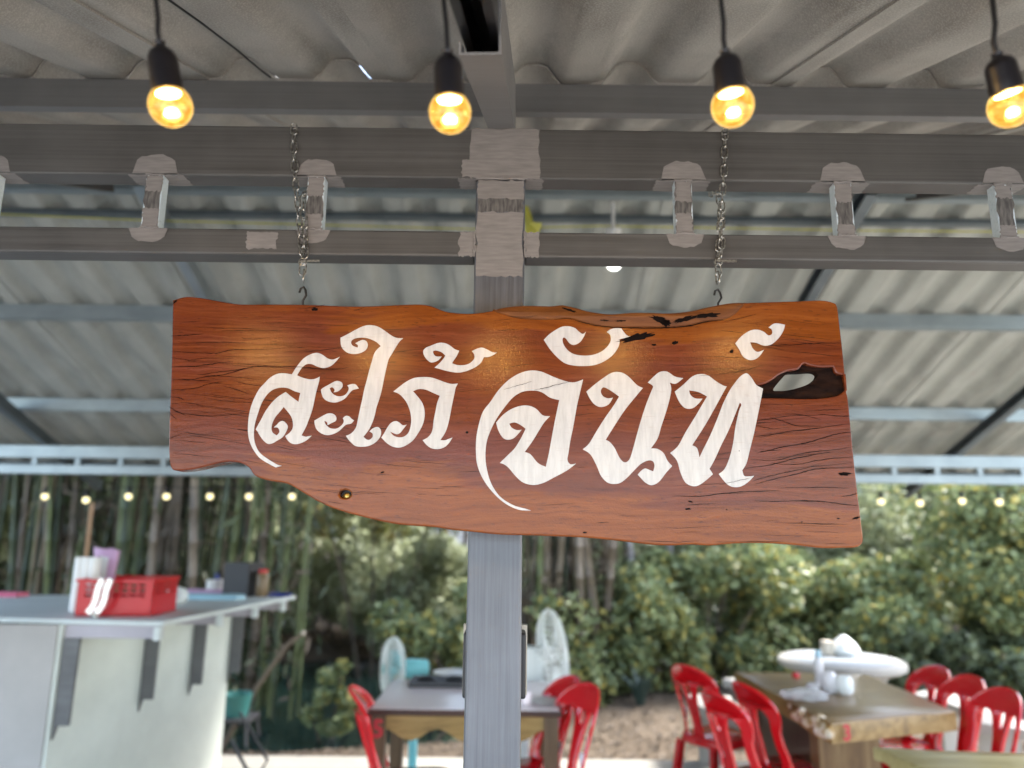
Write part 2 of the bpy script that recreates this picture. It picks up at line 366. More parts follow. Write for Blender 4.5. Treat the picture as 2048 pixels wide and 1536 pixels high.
R1 = ((480, 660), .13672); R2 = ((480, 760), .13672); R3 = ((660, 630), .17578); R5 = ((1060, 590), .1953)
C3 = ((1300, 560), .24414); C4 = ((900, 760), .24414); C5 = ((1300, 760), .24414)
glyphs = [
 (R2, '610,1255* 525,1280* 430,1230 300,1150 210,1040 150,920 122,800 118,680 130,540 160,400 210,270 280,140 360,50 440,-30 540,-86 640,-98 760,-81* 810,-161 860,-231 930,-311 1030,-373 1130,-396 1210,-366 1290,-311 1370,-299 1460,-339* 1400,-266 1330,-205 1230,-174 1130,-196 1050,-231 970,-228 900,-171 835,-69* 920,-31 1020,-9 1100,-16 1168,-48* 1155,29 1110,200 1060,430 1000,600 960,700 900,810* 960,830 1000,824 1050,815* 990,870 920,912 820,940 740,920 690,870 665,820* 730,770 770,710 777,640 760,560 720,490 640,395* 580,470 520,540 475,630 462,710 480,770 540,812* 575,770 575,730 550,697 495,695* 540,655 580,615 630,600 680,640 700,690 670,770 620,840 540,890 480,925 410,935 340,880 290,810 255,750 232,725* 260,670 310,580 380,450 470,330 560,245 670,175* 760,250 858,320* 870,250 885,190* 800,165 700,120 600,112 500,135 420,190 350,280 300,380 260,500 230,600 210,700 205,820 220,920 260,1020 320,1090 400,1150 480,1200 550,1240'),
 (R1, '1740,857* 1710,815 1690,797 1640,790 1570,812* 1592,850 1580,900 1530,955 1450,972 1380,950 1335,905 1313,850* 1345,838 1375,858 1385,885 1370,912* 1430,900 1480,860 1503,815 1490,770 1440,747 1390,752 1310,795 1220,845 1185,875* 1195,930 1225,1000 1290,1045 1380,1062 1460,1045 1540,1000 1590,940 1640,885 1690,868'),
 (R2, '1670,592* 1630,565 1600,535 1550,525 1505,560* 1520,600 1500,650 1440,700 1380,715 1310,700 1255,650 1235,600* 1265,610 1280,635 1282,662* 1340,630 1400,600 1412,560 1395,520 1350,492 1290,490 1230,515 1150,560 1090,595* 1095,650 1120,720 1180,775 1260,805 1340,798 1430,760 1490,710 1550,655 1625,638'),
 (R3, '832,265* 790,305 750,365 700,450 670,500 650,570 620,700 590,850 560,960 530,1050 510,1140 480,1230 440,1310 382,1385* 415,1415 450,1420 485,1390 485,1350 450,1325* 490,1290 540,1275 575,1300 582,1350 560,1405 510,1455 440,1490 360,1500 290,1490 240,1450 205,1410 182,1375* 230,1355 270,1320 300,1270 320,1180 345,1060 370,950 390,850 420,740 450,620 480,520 500,450 530,400 578,355* 530,310 460,275 390,258 310,262 260,280 240,310 260,350 315,372* 318,345 288,322* 330,300 370,285 410,295 430,330 425,370 400,405 340,435 270,445 200,430 150,390 125,340 120,260* 200,220 300,165 390,125 470,117 550,135 630,185 700,235 760,262'),
 (R3, '1060,415 1090,375 1150,350 1230,320 1300,320 1360,345 1420,390 1470,408* 1440,470 1400,530 1390,550* 1450,570 1530,570 1590,550 1640,500 1640,450 1615,412* 1670,385 1730,372 1790,395 1850,425 1900,428* 1850,460 1800,478 1750,480* 1720,540 1660,590 1590,625 1510,650 1430,655 1320,635 1250,615 1190,600* 1240,555 1290,500 1312,462* 1270,425 1210,405 1175,412 1180,445 1210,472 1272,472* 1240,510 1200,532 1150,540 1110,515 1075,470'),
 (R3, '722,872* 780,825 860,765 950,720 1050,707 1150,712 1240,740 1320,770 1390,785 1455,780* 1430,830 1415,900 1390,1020 1365,1150 1340,1260 1310,1340 1255,1425* 1310,1425 1350,1410 1393,1395* 1360,1450 1310,1500 1240,1525 1160,1518 1100,1480 1055,1425* 1110,1395 1150,1350 1170,1290 1180,1200 1200,1100 1220,1000 1250,920* 1170,885 1090,850 1010,843 945,868* 1000,930 1050,1000 1075,1080 1075,1170 1050,1260 1000,1350 950,1420 880,1475 800,1508 720,1500 650,1460 585,1395* 620,1340 660,1270 700,1225 750,1207 790,1225 830,1255 873,1248* 840,1290 800,1340 760,1357 710,1340 682,1325* 720,1370 780,1392 840,1385 890,1345 915,1280 925,1200 915,1110 880,1010 830,940 780,895'),
 (C4, '665,1070* 560,1062 450,1010 350,920 270,810 225,700 213,600 215,480 235,370 270,260 330,181 400,81 480,1 570,-54 660,-77 750,-67 850,-24 950,11 1020,19 1090,-4* 1070,81 1040,211 1010,381 985,501 970,600 962,655 985,690 1032,685* 960,740 850,800 760,845 680,860 600,840 540,790 480,720 440,690 408,680* 470,620 530,560 580,480 620,400* 580,370 530,348 485,358* 505,390 545,410 587,408* 560,440 520,478 470,490 430,470 395,410 378,350* 430,290 500,240 580,212 650,212 710,240 760,290 820,297* 770,350 720,430 670,510 612,590* 660,610 720,680 785,712* 810,600 830,490 860,330 895,165* 820,145 760,105 700,88 600,95 520,140 450,220 380,320 330,420 300,510 290,620 300,720 330,830 380,920 440,980 530,1030 620,1055'),
 (R5, '142,460* 190,410 260,360 330,325 400,322 460,340 500,375 540,400 573,375* 550,430 510,485 450,512 405,495 370,450 345,435 333,460 345,510 390,570 460,610 560,622 650,612 730,580 790,530 825,470 820,410 785,380* 830,350 890,340 935,343* 960,380 1000,420 1033,422* 980,445 918,458* 910,520 870,590 820,640 740,690 650,720 550,728 440,722 350,695 270,630 200,550'),
 (C4, '1117,96* 1180,41 1260,-19 1330,-61 1400,-62 1460,-29 1530,41 1580,66* 1510,150 1430,250 1350,371 1275,491* 1310,510 1350,560 1390,640 1430,675 1470,650 1500,560 1530,450 1570,310 1610,190 1650,90 1662,50 1620,21* 1670,-29 1720,-66 1780,-67 1840,-29 1910,-14* 1850,31 1800,21* 1812,71 1800,151 1770,260 1730,381 1700,480 1645,561* 1700,565 1750,600 1780,660 1820,705* 1770,760 1710,835 1650,862 1600,840 1560,800 1537,775* 1570,740 1600,725 1640,740 1665,748* 1675,700 1660,665 1620,660 1560,690 1500,750 1440,810 1380,848 1300,845 1240,790 1200,700 1150,610 1087,568* 1140,520 1200,420 1270,310 1340,210 1385,136* 1320,90 1260,60 1235,90 1250,130 1290,150 1335,145* 1300,200 1240,222 1190,205 1150,160'),
 (C5, '202,96* 270,41 340,-24 400,-47 470,-39 540,11 600,46 628,53* 590,121 530,231 450,371 345,535* 385,560 405,635* 440,560 490,460 550,320 600,190 650,90 690,31 740,-29 790,-54 830,-19 870,41 925,71* 912,141 880,300 850,440 820,560 790,680 755,740* 770,785 810,790 852,785* 810,830 750,870 690,878 640,860 600,820 562,770* 610,730 650,640 680,520 700,380 730,250 748,205 735,185* 690,300 640,420 580,540 530,650 487,728* 515,772* 460,820 400,862 350,870 290,840 250,760 220,660 165,598* 230,540 290,430 370,300 440,180 467,136* 400,100 320,85* 330,121 370,151 430,153* 400,191 350,231 290,231 240,181'),
 (C3, '698,520* 750,460 820,415 880,408 930,425 970,455 1000,440 995,405 970,390* 1010,360 1050,357 1105,368* 1090,420 1050,480 990,530 930,538 870,515 820,510* 840,560 880,590 933,572* 900,620 860,650 810,655 760,625 730,570'),
]
for (org, sc), txt in glyphs:
    b = MB(); b.prism([spl(txt, org, sc, 4)], SF, -.0008, .0005, back=False); b.build('letter', M['letter'], sign, smooth=False)

live = spl('985,621* 1020,614 1060,612 1100,613 1125,611 1150,616 1180,624 1220,629 1260,626 1300,626 1340,627 1380,623 1420,614 1460,607 1490,606* 1470,628 1446,640 1410,643 1373,652 1324,655 1254,655 1205,653 1169,646 1139,637 1090,640 1030,636', sub=4)
b = MB(); b.prism([live], lambda a, q, d: SF(a, q, d), -.0035, .001, .003, back=False); b.build('live_edge', M['live'], sign, ang=1.2)

def ribbon(b, pts, w, d):
    m = len(pts); vs = []
    for i, p in enumerate(pts):
        q0 = pts[max(i - 1, 0)]; q1 = pts[min(i + 1, m - 1)]; dx, dy = q1[0] - q0[0], q1[1] - q0[1]; L = math.hypot(dx, dy) or 1
        e = w * (0.15 + 1.0 * math.sin(math.pi * min(1, max(0, i / (m - 1)))) ** .6) * random.uniform(.6, 1.25)
        vs += [SF(p[0] - dy / L * e, p[1] + dx / L * e, d), SF(p[0] + dy / L * e, p[1] - dx / L * e, d)]
    b.add(vs, [(2 * i, 2 * i + 2, 2 * i + 3, 2 * i + 1) for i in range(m - 1)])
L4 = ((330, 580), .1953); Q2 = ((900, 560), .24414)
b = MB()
for (org, sc), w, txt in [
 (L4, .55, '60,472 200,465 330,458'), (L4, .5, '60,625 250,642 500,650 600,635 700,615 1000,612 1300,588'), (L4, .4, '1180,635 1450,635 1700,605 1850,592'),
 (L4, .6, '55,790 300,782 450,765 600,745 700,738'), (L4, .6, '50,910 250,922 420,890 600,870 850,800 1000,783 1250,785 1450,795 1700,818 1900,790'),
 (L4, .5, '330,872 500,850 650,830 880,798'), (L4, .5, '50,1028 300,1010 450,965 600,940'), (L4, .4, '600,985 700,1010 800,1045 900,1075'), (L4, .4, '700,930 850,968 1000,980'),
 (L4, .6, '50,1095 150,1105 200,1130'), (L4, .4, '60,1162 250,1158 400,1190'), (L4, .6, '38,1195 130,1248 220,1288'), (L4, .5, '38,1245 80,1290 125,1325'), (L4, .4, '780,490 900,505 1080,485'),
 (L4, .4, '60,690 250,718 450,692'), (L4, .5, '35,1530 90,1505 180,1470'), (L4, .3, '400,1100 550,1130 750,1150 900,1150'), (L4, .35, '300,380 500,385 640,395'), (L4, .5, '1420,192 1550,175 1640,152'), (L4, .5, '1930,215 1990,200 2048,178'),
 (C5, .7, '870,600 1000,570 1100,545 1300,510 1500,450 1660,425'), (C5, .5, '820,652 1050,655 1250,600 1500,572 1670,545'), (C5, .6, '780,725 1000,692 1200,640 1350,612 1480,590'), (C5, .55, '980,680 1200,692 1400,655 1680,626'),
 (C5, .6, '860,855 1000,815 1200,770 1350,730 1500,722 1690,712'), (C5, .6, '180,950 400,952 600,930 800,915 1070,908'), (C5, .4, '1070,885 1400,880 1630,886'), (C5, .5, '850,990 1000,995 1350,990 1600,1020 1710,1030'), (C5, .6, '1560,952 1640,945 1705,925'),
 (C5, .55, '980,308 1100,342 1200,375 1410,380'), (C5, .4, '1100,275 1250,290 1400,325'), (C5, .4, '1250,255 1450,246 1640,238'), (C5, .5, '1370,280 1550,296 1650,297'), (C5, .4, '860,370 940,390 1020,405'), (C5, .45, '870,480 1100,430 1400,390 1650,355'),
 (C5, .5, '830,830 1050,770 1200,740 1400,690'), (Q2, .4, '440,900 560,868 670,835'), (Q2, .55, '690,905 780,888 850,868 990,835'), (C5, .35, '560,860 700,830 820,802'),
 (Q2, .7, '980,325 1100,357 1250,385 1450,397 1700,399 1900,386 2048,365'), (C3, .9, '0,398 100,394 300,385 450,348 600,330'), (C3, .45, '600,345 720,322 870,282'), (C3, .5, '960,540 1200,532 1400,522 1575,522'), (C3, .4, '380,790 620,770 800,735 920,700'),
 (Q2, .35, '480,300 620,310 720,295'), (L4, .3, '100,1250 400,1290 700,1275 900,1260')]:
    pts = spl(' '.join(txt.split()), org, sc, 8, closed=False)
    pts = [(p[0], p[1] + random.uniform(-.0005, .0005)) for p in pts]
    ribbon(b, pts, w * .0009, -.0016 if org != (900, 560) and org != (1300, 560) else -.0042 if org == (900, 560) else -.0038)
# many fine checks following the grain, crowding towards the two sawn ends
rc = random.Random(21)
def slope(x, z): return .10 * math.sin(x * 7 + 1.2) + .08 * math.sin(z * 18 + x * 3) + (.16 if x > .3 else 0) * (1 if z < .02 else .3)
hl_ = [(p[0], p[1]) for p in cav]; hx0 = min(p[0] for p in hl_) - .01; hz0 = min(p[1] for p in hl_) - .008; hz1 = max(p[1] for p in hl_) + .008
def inside(x, z, poly):
    n = len(poly); k_ = False; j = n - 1
    for i in range(n):
        if (poly[i][1] > z) != (poly[j][1] > z) and x < (poly[j][0] - poly[i][0]) * (z - poly[i][1]) / (poly[j][1] - poly[i][1]) + poly[i][0]: k_ = not k_
        j = i
    return k_
made = 0
while made < 210:
    x = rc.uniform(-.62, .62); z = rc.uniform(-.2, .2); e_ = abs(x) / .62
    if rc.random() > .12 + .9 * e_ ** 2.2: continue
    L_ = rc.uniform(.02, .11) * (.6 + .8 * e_); n_ = 8; pts = []
    for i in range(n_ + 1): pts.append((x, z)); x += L_ / n_; z += slope(x, z) * L_ / n_ + rc.uniform(-.0006, .0006)
    if not all(inside(px_, pz_, outline) and not (px_ > hx0 and hz0 < pz_ < hz1) for px_, pz_ in pts): continue
    ribbon(b, pts, rc.uniform(.00016, .00042), -.0004); made += 1
# knots, pinholes and dark stains
def blot(b, u, v, rx, ry, rot=0, n=18, jag=.25, d=-.0013):
    vs = []
    for i in range(n):
        t = 2 * math.pi * i / n; e = 1 + random.uniform(-jag, jag)
        x = rx * math.cos(t) * e; y = ry * math.sin(t) * e
        q = s2(u + x * math.cos(rot) - y * math.sin(rot), v + x * math.sin(rot) + y * math.cos(rot)); vs.append(SF(q[0], q[1], d))
    c0 = s2(u, v); vs.append(SF(c0[0], c0[1], d)); b.add(vs, [((i + 1) % n, i, n) for i in range(n)])
for u, v, rx, ry, ro in [(1308, 690, 5, 2, 0), (1350, 686, 6, 3.5, -.3), (1463, 703, 4, 3, -.4), (1688, 948, 12, 3.5, 0), (630, 619, 7, 3, 0), (765, 945, 4, 1.5, -.4), (1170, 1065, 4, 1.5, 0),
                         (1375, 1018, 6, 2, 0), (1380, 1003, 5, 1.5, .3), (1712, 1036, 8, 2, -.3), (1676, 1037, 3, 1.2, 0), (934, 865, 3, 2, 0), (351, 604, 5, 2, -.7), (1603, 1044, 2, 1, 0), (1453, 1019, 1.5, 1.2, 0), (1478, 902, 1.2, 1, 0)]:
    blot(b, u, v, rx, ry, ro)
for u, v, rx, ry, ro in [(1272, 675, 34, 6, -.22), (1413, 632, 24, 4.5, -.05), (1368, 640, 22, 4, -.28), (1318, 641, 20, 6, .35), (1332, 647, 8, 7, 0), (1240, 643, 10, 1.5, 0), (1209, 642, 8, 1.5, .05), (1140, 622, 16, 2, .3)]:
    blot(b, u, v, rx, ry, ro, 26, .35, -.0042 if v < 660 else -.0013)
stuff(b.build('cracks', M['crack'], sign, smooth=False))

# ------------------------------------------------------------------ near truss, post, roof frame
def zr(v, y, u=1000): return AY(u, v, y).z
YT = 1.37
UZ0, UZ1 = zr(357, YT), zr(257, YT); LZ0, LZ1 = zr(514, YT), zr(463, YT)
X0, X1 = -3.6, 3.6
post_x = AY(998, 580, YT).x
post = thing('steel_post', 'grey square steel post standing behind the hanging sign', 'post', (post_x, YT + .05, 0))
b = MB(); b.box((post_x, YT + .0502, (UZ0 - .002) / 2), (.0985, .1, UZ0 - .002)); o = b.build('column', M['post'], post, smooth=False)
bv = o.modifiers.new('bevel', 'BEVEL'); bv.width = .006; bv.segments = 3
b = MB(); b.box((post_x, YT + .05, .006), (.2, .2, .012)); b.build('base_plate', M['primer'], post, smooth=False)
front_truss = thing('roof_truss', 'brown grey steel ladder truss above the sign with painted weld patches', 'truss', (0, YT, LZ0))
def rail(z0, z1, seg, par, mt, y0=YT, name='rail', d=.05):
    for a, c_ in seg:
        b = MB(); b.span(a, c_, y0, y0 + d, z0, z1); o = b.build(name, mt, par, smooth=False)
        bv = o.modifiers.new('bevel', 'BEVEL'); bv.width = .004; bv.segments = 3
rail(UZ0, UZ1, [(X0, X1)], front_truss, M['primer'])
rail(LZ0, LZ1, [(X0, post_x - .0495), (post_x + .0495, X1)], front_truss, M['primer'])
strut_x = [AY(u, 410, YT).x for u in (-32, 303, 629, 1368, 1689, 2011)]
strut_x = [strut_x[0] - .62, strut_x[0] - .31] + strut_x + [strut_x[-1] + .31, strut_x[-1] + .62]
def jag(x0, x1, z0, z1, y, kind='dome', n=11, plane='y'):
    """ragged edged brush patch, 0.6 mm proud of the steel"""
    pts = []
    for i in range(n + 1):
        t = i / n
        x = x0 + (x1 - x0) * t
        if kind == 'dome': z = z0 + (z1 - z0) * (max(0, 1 - abs(2 * t - 1) ** 3.2) ** .5)
        elif kind == 'bowl': z = z1 - (z1 - z0) * (max(0, 1 - abs(2 * t - 1) ** 3.0) ** .55)
        else: z = z1
        pts.append((x + random.uniform(-.0015, .0015), z + (random.uniform(-.0025, .0015))))
    if kind in ('dome', 'bowl'):
        zz_ = z0 if kind == 'dome' else z1; pts += [(x1, zz_), (x0, zz_)]
    else:
        m_ = 8
        pts += [(x1 + random.uniform(-.003, .003), z1 + (z0 - z1) * i / m_) for i in range(1, m_)]
        pts += [(x1 + (x0 - x1) * i / n, z0 + random.uniform(-.003, .002)) for i in range(n + 1)]
        pts += [(x0 + random.uniform(-.003, .003), z0 + (z1 - z0) * i / m_) for i in range(1, m_)]
    b = MB()
    if plane == 'y': b.prism([pts], lambda a, q, d: Vector((a, y + d, q)), -.0006, .0004, back=False)
    else: b.prism([pts], lambda a, q, d: Vector((a, q, y + d)), -.0006, .0004, back=False)
    return b
def bead(x0, x1, z, y, vert=False):
    b = MB(); n = max(6, int(abs(x1 - x0) / .004)); pts = []; r = []
    for i in range(n + 1):
        t = x0 + (x1 - x0) * i / n; w = random.uniform(-.0012, .0012)
        pts.append((z + w, y, t) if vert else (t, y, z + w)); r.append(random.uniform(.0016, .0034))
    b.tube(pts, r, 6); return b
for i, x in enumerate(strut_x):
    w = .034; near = abs(x) < 1.6
    b = MB(); b.span(x - w / 2, x + w / 2, YT + .0015, YT + .024, LZ1 + .0005, UZ0 - .0005); st = b.build('strut', M['galv_bright'], front_truss, smooth=False)
    b = jag(x - w / 2 + .001, x + w / 2 - .001, LZ1 + .001, UZ0 - .001, YT + .0014, 'rect'); b.build('strut_face', M['dark_patch'], st, smooth=False)
    if not near: continue
    h = UZ0 - LZ1; k1 = random.uniform(.5, .75); k2 = random.uniform(.2, .4)
    jag(x - w / 2 + .0012, x + w / 2 - .0012, LZ1 + h * k1, UZ0 - .001, YT + .0008, 'rect').build('paint_patch', M['paint'], st, smooth=False)
    jag(x - w / 2 + .0012, x + w / 2 - .0012, LZ1 + .001, LZ1 + h * k2, YT + .0008, 'rect').build('paint_patch', M['paint'], st, smooth=False)
    e = random.uniform(.9, 1.1)
    jag(x - .043 * e, x + .043 * e, UZ0 + .003, UZ0 + .040 * e, YT, 'dome').build('paint_patch', M['paint'], front_truss, smooth=False)
    jag(x - .05 * e, x + .052 * e, YT + .002, YT + .047, UZ0 - .0002, 'rect', plane='z').build('paint_patch', M['paint'], front_truss, smooth=False)
    jag(x - .036 * e, x + .036 * e, LZ1 - .028, LZ1 - .001, YT, 'bowl').build('paint_patch', M['paint'], front_truss, smooth=False)
    bead(x - .018, x + .018, UZ0 + .0005, YT).build('weld', M['paint'], front_truss)
    bead(x - .018, x + .018, LZ1 + .0005, YT).build('weld', M['paint'], front_truss)
g = AY(524, 478, YT).x
jag(g - .03, g + .03, LZ0 + .012, LZ1 - .006, YT, 'rect').build('paint_patch', M['paint'], front_truss, smooth=False)
# post junction patches and welds
pl, pr = post_x - .0495, post_x + .0495
jag(pl - .012, pr + .028, UZ0 + .001, UZ1 - .001, YT, 'rect').build('paint_patch', M['paint'], front_truss, smooth=False)
jag(pl - .028, pr - .02, UZ0 + .003, UZ0 + .04, YT - .0004, 'rect').build('paint_patch', M['paint'], front_truss, smooth=False)
jag(pl - .035, pl, YT + .002, YT + .048, UZ0 - .0002, 'rect', plane='z').build('paint_patch', M['paint'], front_truss, smooth=False)
jag(pr, pr + .035, YT + .002, YT + .048, UZ0 - .0002, 'rect', plane='z').build('paint_patch', M['paint'], front_truss, smooth=False)
for a, c_ in ((pl - .030, pl - .001), (pr + .001, pr + .028)):
    jag(a, c_, LZ0 + .001, LZ1 - .001, YT, 'rect').build('paint_patch', M['paint'], front_truss, smooth=False)
zA, zB, zC = zr(397, YT), zr(424, YT), zr(552, YT)
jag(pl + .004, pr - .004, zA, UZ0 - .004, YT, 'rect').build('paint_patch', M['paint'], post, smooth=False)
jag(pl + .004, pr - .004, zB, zA + .001, YT + .0002, 'rect').build('dark_patch', M['dark_patch'], post, smooth=False)
jag(pl + .004, pr - .004, zC, zB, YT, 'rect').build('paint_patch', M['paint'], post, smooth=False)
bead(pl, pr, UZ0, YT - .001).build('weld', M['paint'], post)
bead(LZ0, LZ1, pl, YT - .001, True).build('weld', M['paint'], post); bead(LZ0, LZ1, pr, YT - .001, True).build('weld', M['paint'], post)
# switch gear clamped behind the post
sb = thing('switch_box', 'dark switch box fixed behind the lower post', 'box', (post_x, 1.5, zr(1392, 1.5)))
z0_, z1_ = zr(1392, 1.5), zr(1262, 1.5)
b = MB(); b.span(post_x - .0595, post_x + .0595, 1.472, 1.53, z0_, z1_); o = b.build('housing', M['black'], sb, smooth=False)
bv = o.modifiers.new('bevel', 'BEVEL'); bv.width = .004; bv.segments = 2
M['cream'] = mat('cream_plastic', (.62, .55, .45), .5)
b = MB(); b.span(post_x - .063, post_x + .063, 1.531, 1.552, z0_ - .004, z1_ + .008); b.build('back_plate', M['cream'], sb, smooth=False)

# roof geometry
nz = lambda y: 2.80 + .39 * (y - 1.72)            # near slope underside, set below
PUR_Y = 1.72; PZ0, PZ1 = zr(223, PUR_Y), zr(167, PUR_Y)
NS = .39; NB = PZ1 + .001
nz = lambda y: NB + NS * (y - PUR_Y)
FT1 = zr(901, 5.4, 1024); FT0 = zr(958, 5.4, 1024)
FS = .35; FB = FT1 + .165
fz = lambda y: FB + FS * (5.4 - y)
RIDGE = (FB + FS * 5.4 - NB + NS * PUR_Y) / (NS + FS)
EAVE = 6.25
def sheet_mesh(name, length, slope, mt, per=.25, waves=2, h=.05, t=.006):
    """fibre cement sheet: x across two flat-bottomed ribs, y up the slope; origin at mid underside"""
    nx = 14 * waves + 1; L = length
    xs = [(i / (nx - 1)) * (per * waves + .022) - per * waves / 2 for i in range(nx)]
    def prof(x):
        q = (x / per) % 1.0; d = abs(q - .5) * 2        # 0 at crest, 1 at pan
        s = min(1, max(0, (d - .18) / (.62 - .18))); s = s * s * (3 - 2 * s)
        return h * (1 - s)
    v = []; f = []
    for top in (0, 1):
        for y in (-L / 2, L / 2):
            for x in xs: v.append((x, y, prof(x) + top * t))
    for i in range(nx - 1):
        f.append((i + 1, i, nx + i, nx + i + 1)); o = 2 * nx
        f.append((o + i, o + i + 1, o + nx + i + 1, o + nx + i))
        f.append((i, i + 1, o + i + 1, o + i)); f.append((nx + i + 1, nx + i, o + nx + i, o + nx + i + 1))
    f.append((0, 2 * nx, 3 * nx, nx)); f.append((nx - 1, 2 * nx - 1, 4 * nx - 1, 3 * nx - 1))
    me = bpy.data.meshes.new(name); me.from_pydata(v, [], f); me.materials.append(mt); me.shade_smooth(); me.set_sharp_from_angle(angle=1.0); return me
def roof(name, label, y_edges, fn, slope, mt, phase):
    R_ = thing(name, label, 'roof', (0, (y_edges[0][0] + y_edges[-1][1]) / 2, fn((y_edges[0][0] + y_edges[-1][1]) / 2)))
    a = math.atan(slope); o_ = R_.location
    for r, (ya, yb) in enumerate(y_edges):
        me = sheet_mesh('sheet', (yb - ya) / math.cos(a), slope, mt)
        for i in range(-9, 8 if slope > 0 else 10):
            x = i * .5 + phase + random.uniform(-.003, .003); ym = (ya + yb) / 2
            lift = (.0005 + .0072 * (i % 2)) + (r % 2) * .009
            o = link('sheet', me, R_, (x - o_.x, ym - o_.y, fn(ym) + lift - o_.z), (a + random.uniform(-.002, .002), random.uniform(-.003, .003), 0))
    return R_
# phase: pan centre near u=779 on the purlin line
xp = AY(779, 160, PUR_Y).x
roof('corrugated_roof', 'brown grey corrugated cement roof slope directly overhead above the light bulbs', [(-.15, .60), (.55, 1.80), (1.75, RIDGE)], nz, NS, M['cement'], xp + .25)
roof('corrugated_roof', 'grey green corrugated cement roof slope seen behind the sign falling to the far truss', [(RIDGE, 4.28), (4.22, 5.40), (5.35, EAVE)], fz, -FS, M['cement_far'], AY(1005, 560, 3.9).x)
b = MB(); rc = thing('ridge_cap', 'grey cement ridge cap along the top of the roof', 'ridge cap', (0, RIDGE, nz(RIDGE)))
b.beam((-4.5, RIDGE - .14, nz(RIDGE) + .03), (4.1, RIDGE - .14, nz(RIDGE) + .03), .30, .01, (0, -.39, 1)); b.beam((-4.5, RIDGE + .14, nz(RIDGE) + .035), (4.1, RIDGE + .14, nz(RIDGE) + .035), .30, .01, (0, .39, 1)); b.build('cap', M['cement'], rc, smooth=False)

def cchan(b, a, c, w, h, t=.0025, open_side=1, lip=.012, upv=(0, 0, 1)):
    """C section from a to c, web on one side, flanges and lips"""
    a = Vector(a); c = Vector(c); tdir = (c - a).normalized(); sx = tdir.cross(Vector(upv)).normalized(); u = sx.cross(tdir)
    s_ = open_side
    for cx_, cu, ww, hh in ((-s_ * (w / 2 - t / 2), 0, t, h), (0, h / 2 - t / 2, w - 2 * t, t), (0, -h / 2 + t / 2, w - 2 * t, t), (s_ * (w / 2 - t / 2), h / 2 - lip / 2, t, lip), (s_ * (w / 2 - t / 2), -h / 2 + lip / 2, t, lip)):
        b.beam(a + sx * cx_ + u * cu, c + sx * cx_ + u * cu, ww, hh, upv)
    return b
def purlin(name, label, y, z0, z1, mt, x0=-4.5, x1=4.6, w=.05, grp=None):
    t_ = thing(name, label, 'purlin', (0, y, z0), group=grp)
    b = MB(); cchan(b, (x0, y + w / 2, (z0 + z1) / 2), (x1, y + w / 2, (z0 + z1) / 2), w, z1 - z0, .003, -1); b.build('channel', mt, t_, smooth=False); return t_
PG = 'purlins carrying the roof sheets'
purlin('purlin', 'grey purlin just above the truss, in front of the bulbs', PUR_Y, PZ0, PZ1, M['primer2'], w=.026, grp=PG)
for y, lb in ((.35, 'grey purlin overhead nearest the camera'), (-.08, 'grey purlin overhead at the near eave'), (2.72, 'grey purlin on the near side of the ridge')):
    purlin('purlin', lb, y, nz(y) - .10, nz(y), M['primer'], grp=PG)
for (va, vb, y, lb, mt) in ((436, 392, 3.3, 'dark deep purlin seen between the two truss rails', 'galv_dark'), (383, 366, 3.12, 'pale thin purlin close below the ridge', 'galv')):
    z1p = min(zr(vb, y, 1024), fz(y) - .001); z0p = zr(va, y, 1024) if va == 436 else z1p - .05
    purlin('purlin', lb, y, z0p if z1p - z0p < .2 else z1p - .12, z1p, M[mt], grp=PG)
for v, lb in ((632, 'pale galvanised purlin level with the top edge of the sign'), (818, 'pale galvanised purlin level with the lettering of the sign')):
    # meet the roof underside along the pixel ray
    d = ray(1024, v); t_ = (FB + FS * 5.4 - .04 - 1.65) / (d.z + FS * d.y); y = d.y * t_
    purlin('purlin', lb, y, fz(y) - .085, fz(y) - .001, M['galv'], grp=PG)
purlin('purlin', 'dark purlin under the far eave beyond the far truss', 6.05, fz(6.05) - .08, fz(6.05) - .001, M['galv_dark'], grp=PG)
# rafters
RG = 'rafters under the roof'
def rafter(x, label, near=True, mt='primer', y0=None, y1=None, drop=.10, h=.10, off=.0):
    fn = nz if near else fz
    y0 = y0 if y0 is not None else (-.2 if near else RIDGE + .03); y1 = y1 if y1 is not None else (RIDGE - .02 if near else 6.2)
    t_ = thing('rafter', label, 'rafter', (x, (y0 + y1) / 2, fn((y0 + y1) / 2) - drop), group=RG)
    zc = lambda y: fn(y) - drop - off - h / 2
    b = MB(); cchan(b, (x, y0, zc(y0)), (x, y1, zc(y1)), .05, h, .003, -1); b.build('channel', M[mt], t_, smooth=False); return t_
for x, lb in ((-1.74, 'left of the near slope beside the centre'), (1.70, 'right of the near slope beside the centre'), (-3.45, 'far left of the near slope'), (3.42, 'far right of the near slope')):
    rafter(x, 'grey steel rafter ' + lb)
for u, v, lb, mt in ((399, 560, 'pale blue grey rafter on the far slope behind the left end of the sign', 'galv'), (45, 835, 'dark rafter on the far slope at the left above the counter', 'galv_dark'), (1625, 570, 'dark rafter on the far slope behind the right end of the sign', 'galv_dark'), (1980, 840, 'dark rafter on the far slope at the right above the red chairs', 'galv_dark')):
    d = ray(u, v); t_ = (FB + FS * 5.4 - .10 - 1.65) / (d.z + FS * d.y); rafter(d.x * t_, lb, False, mt, drop=.086, h=.075)
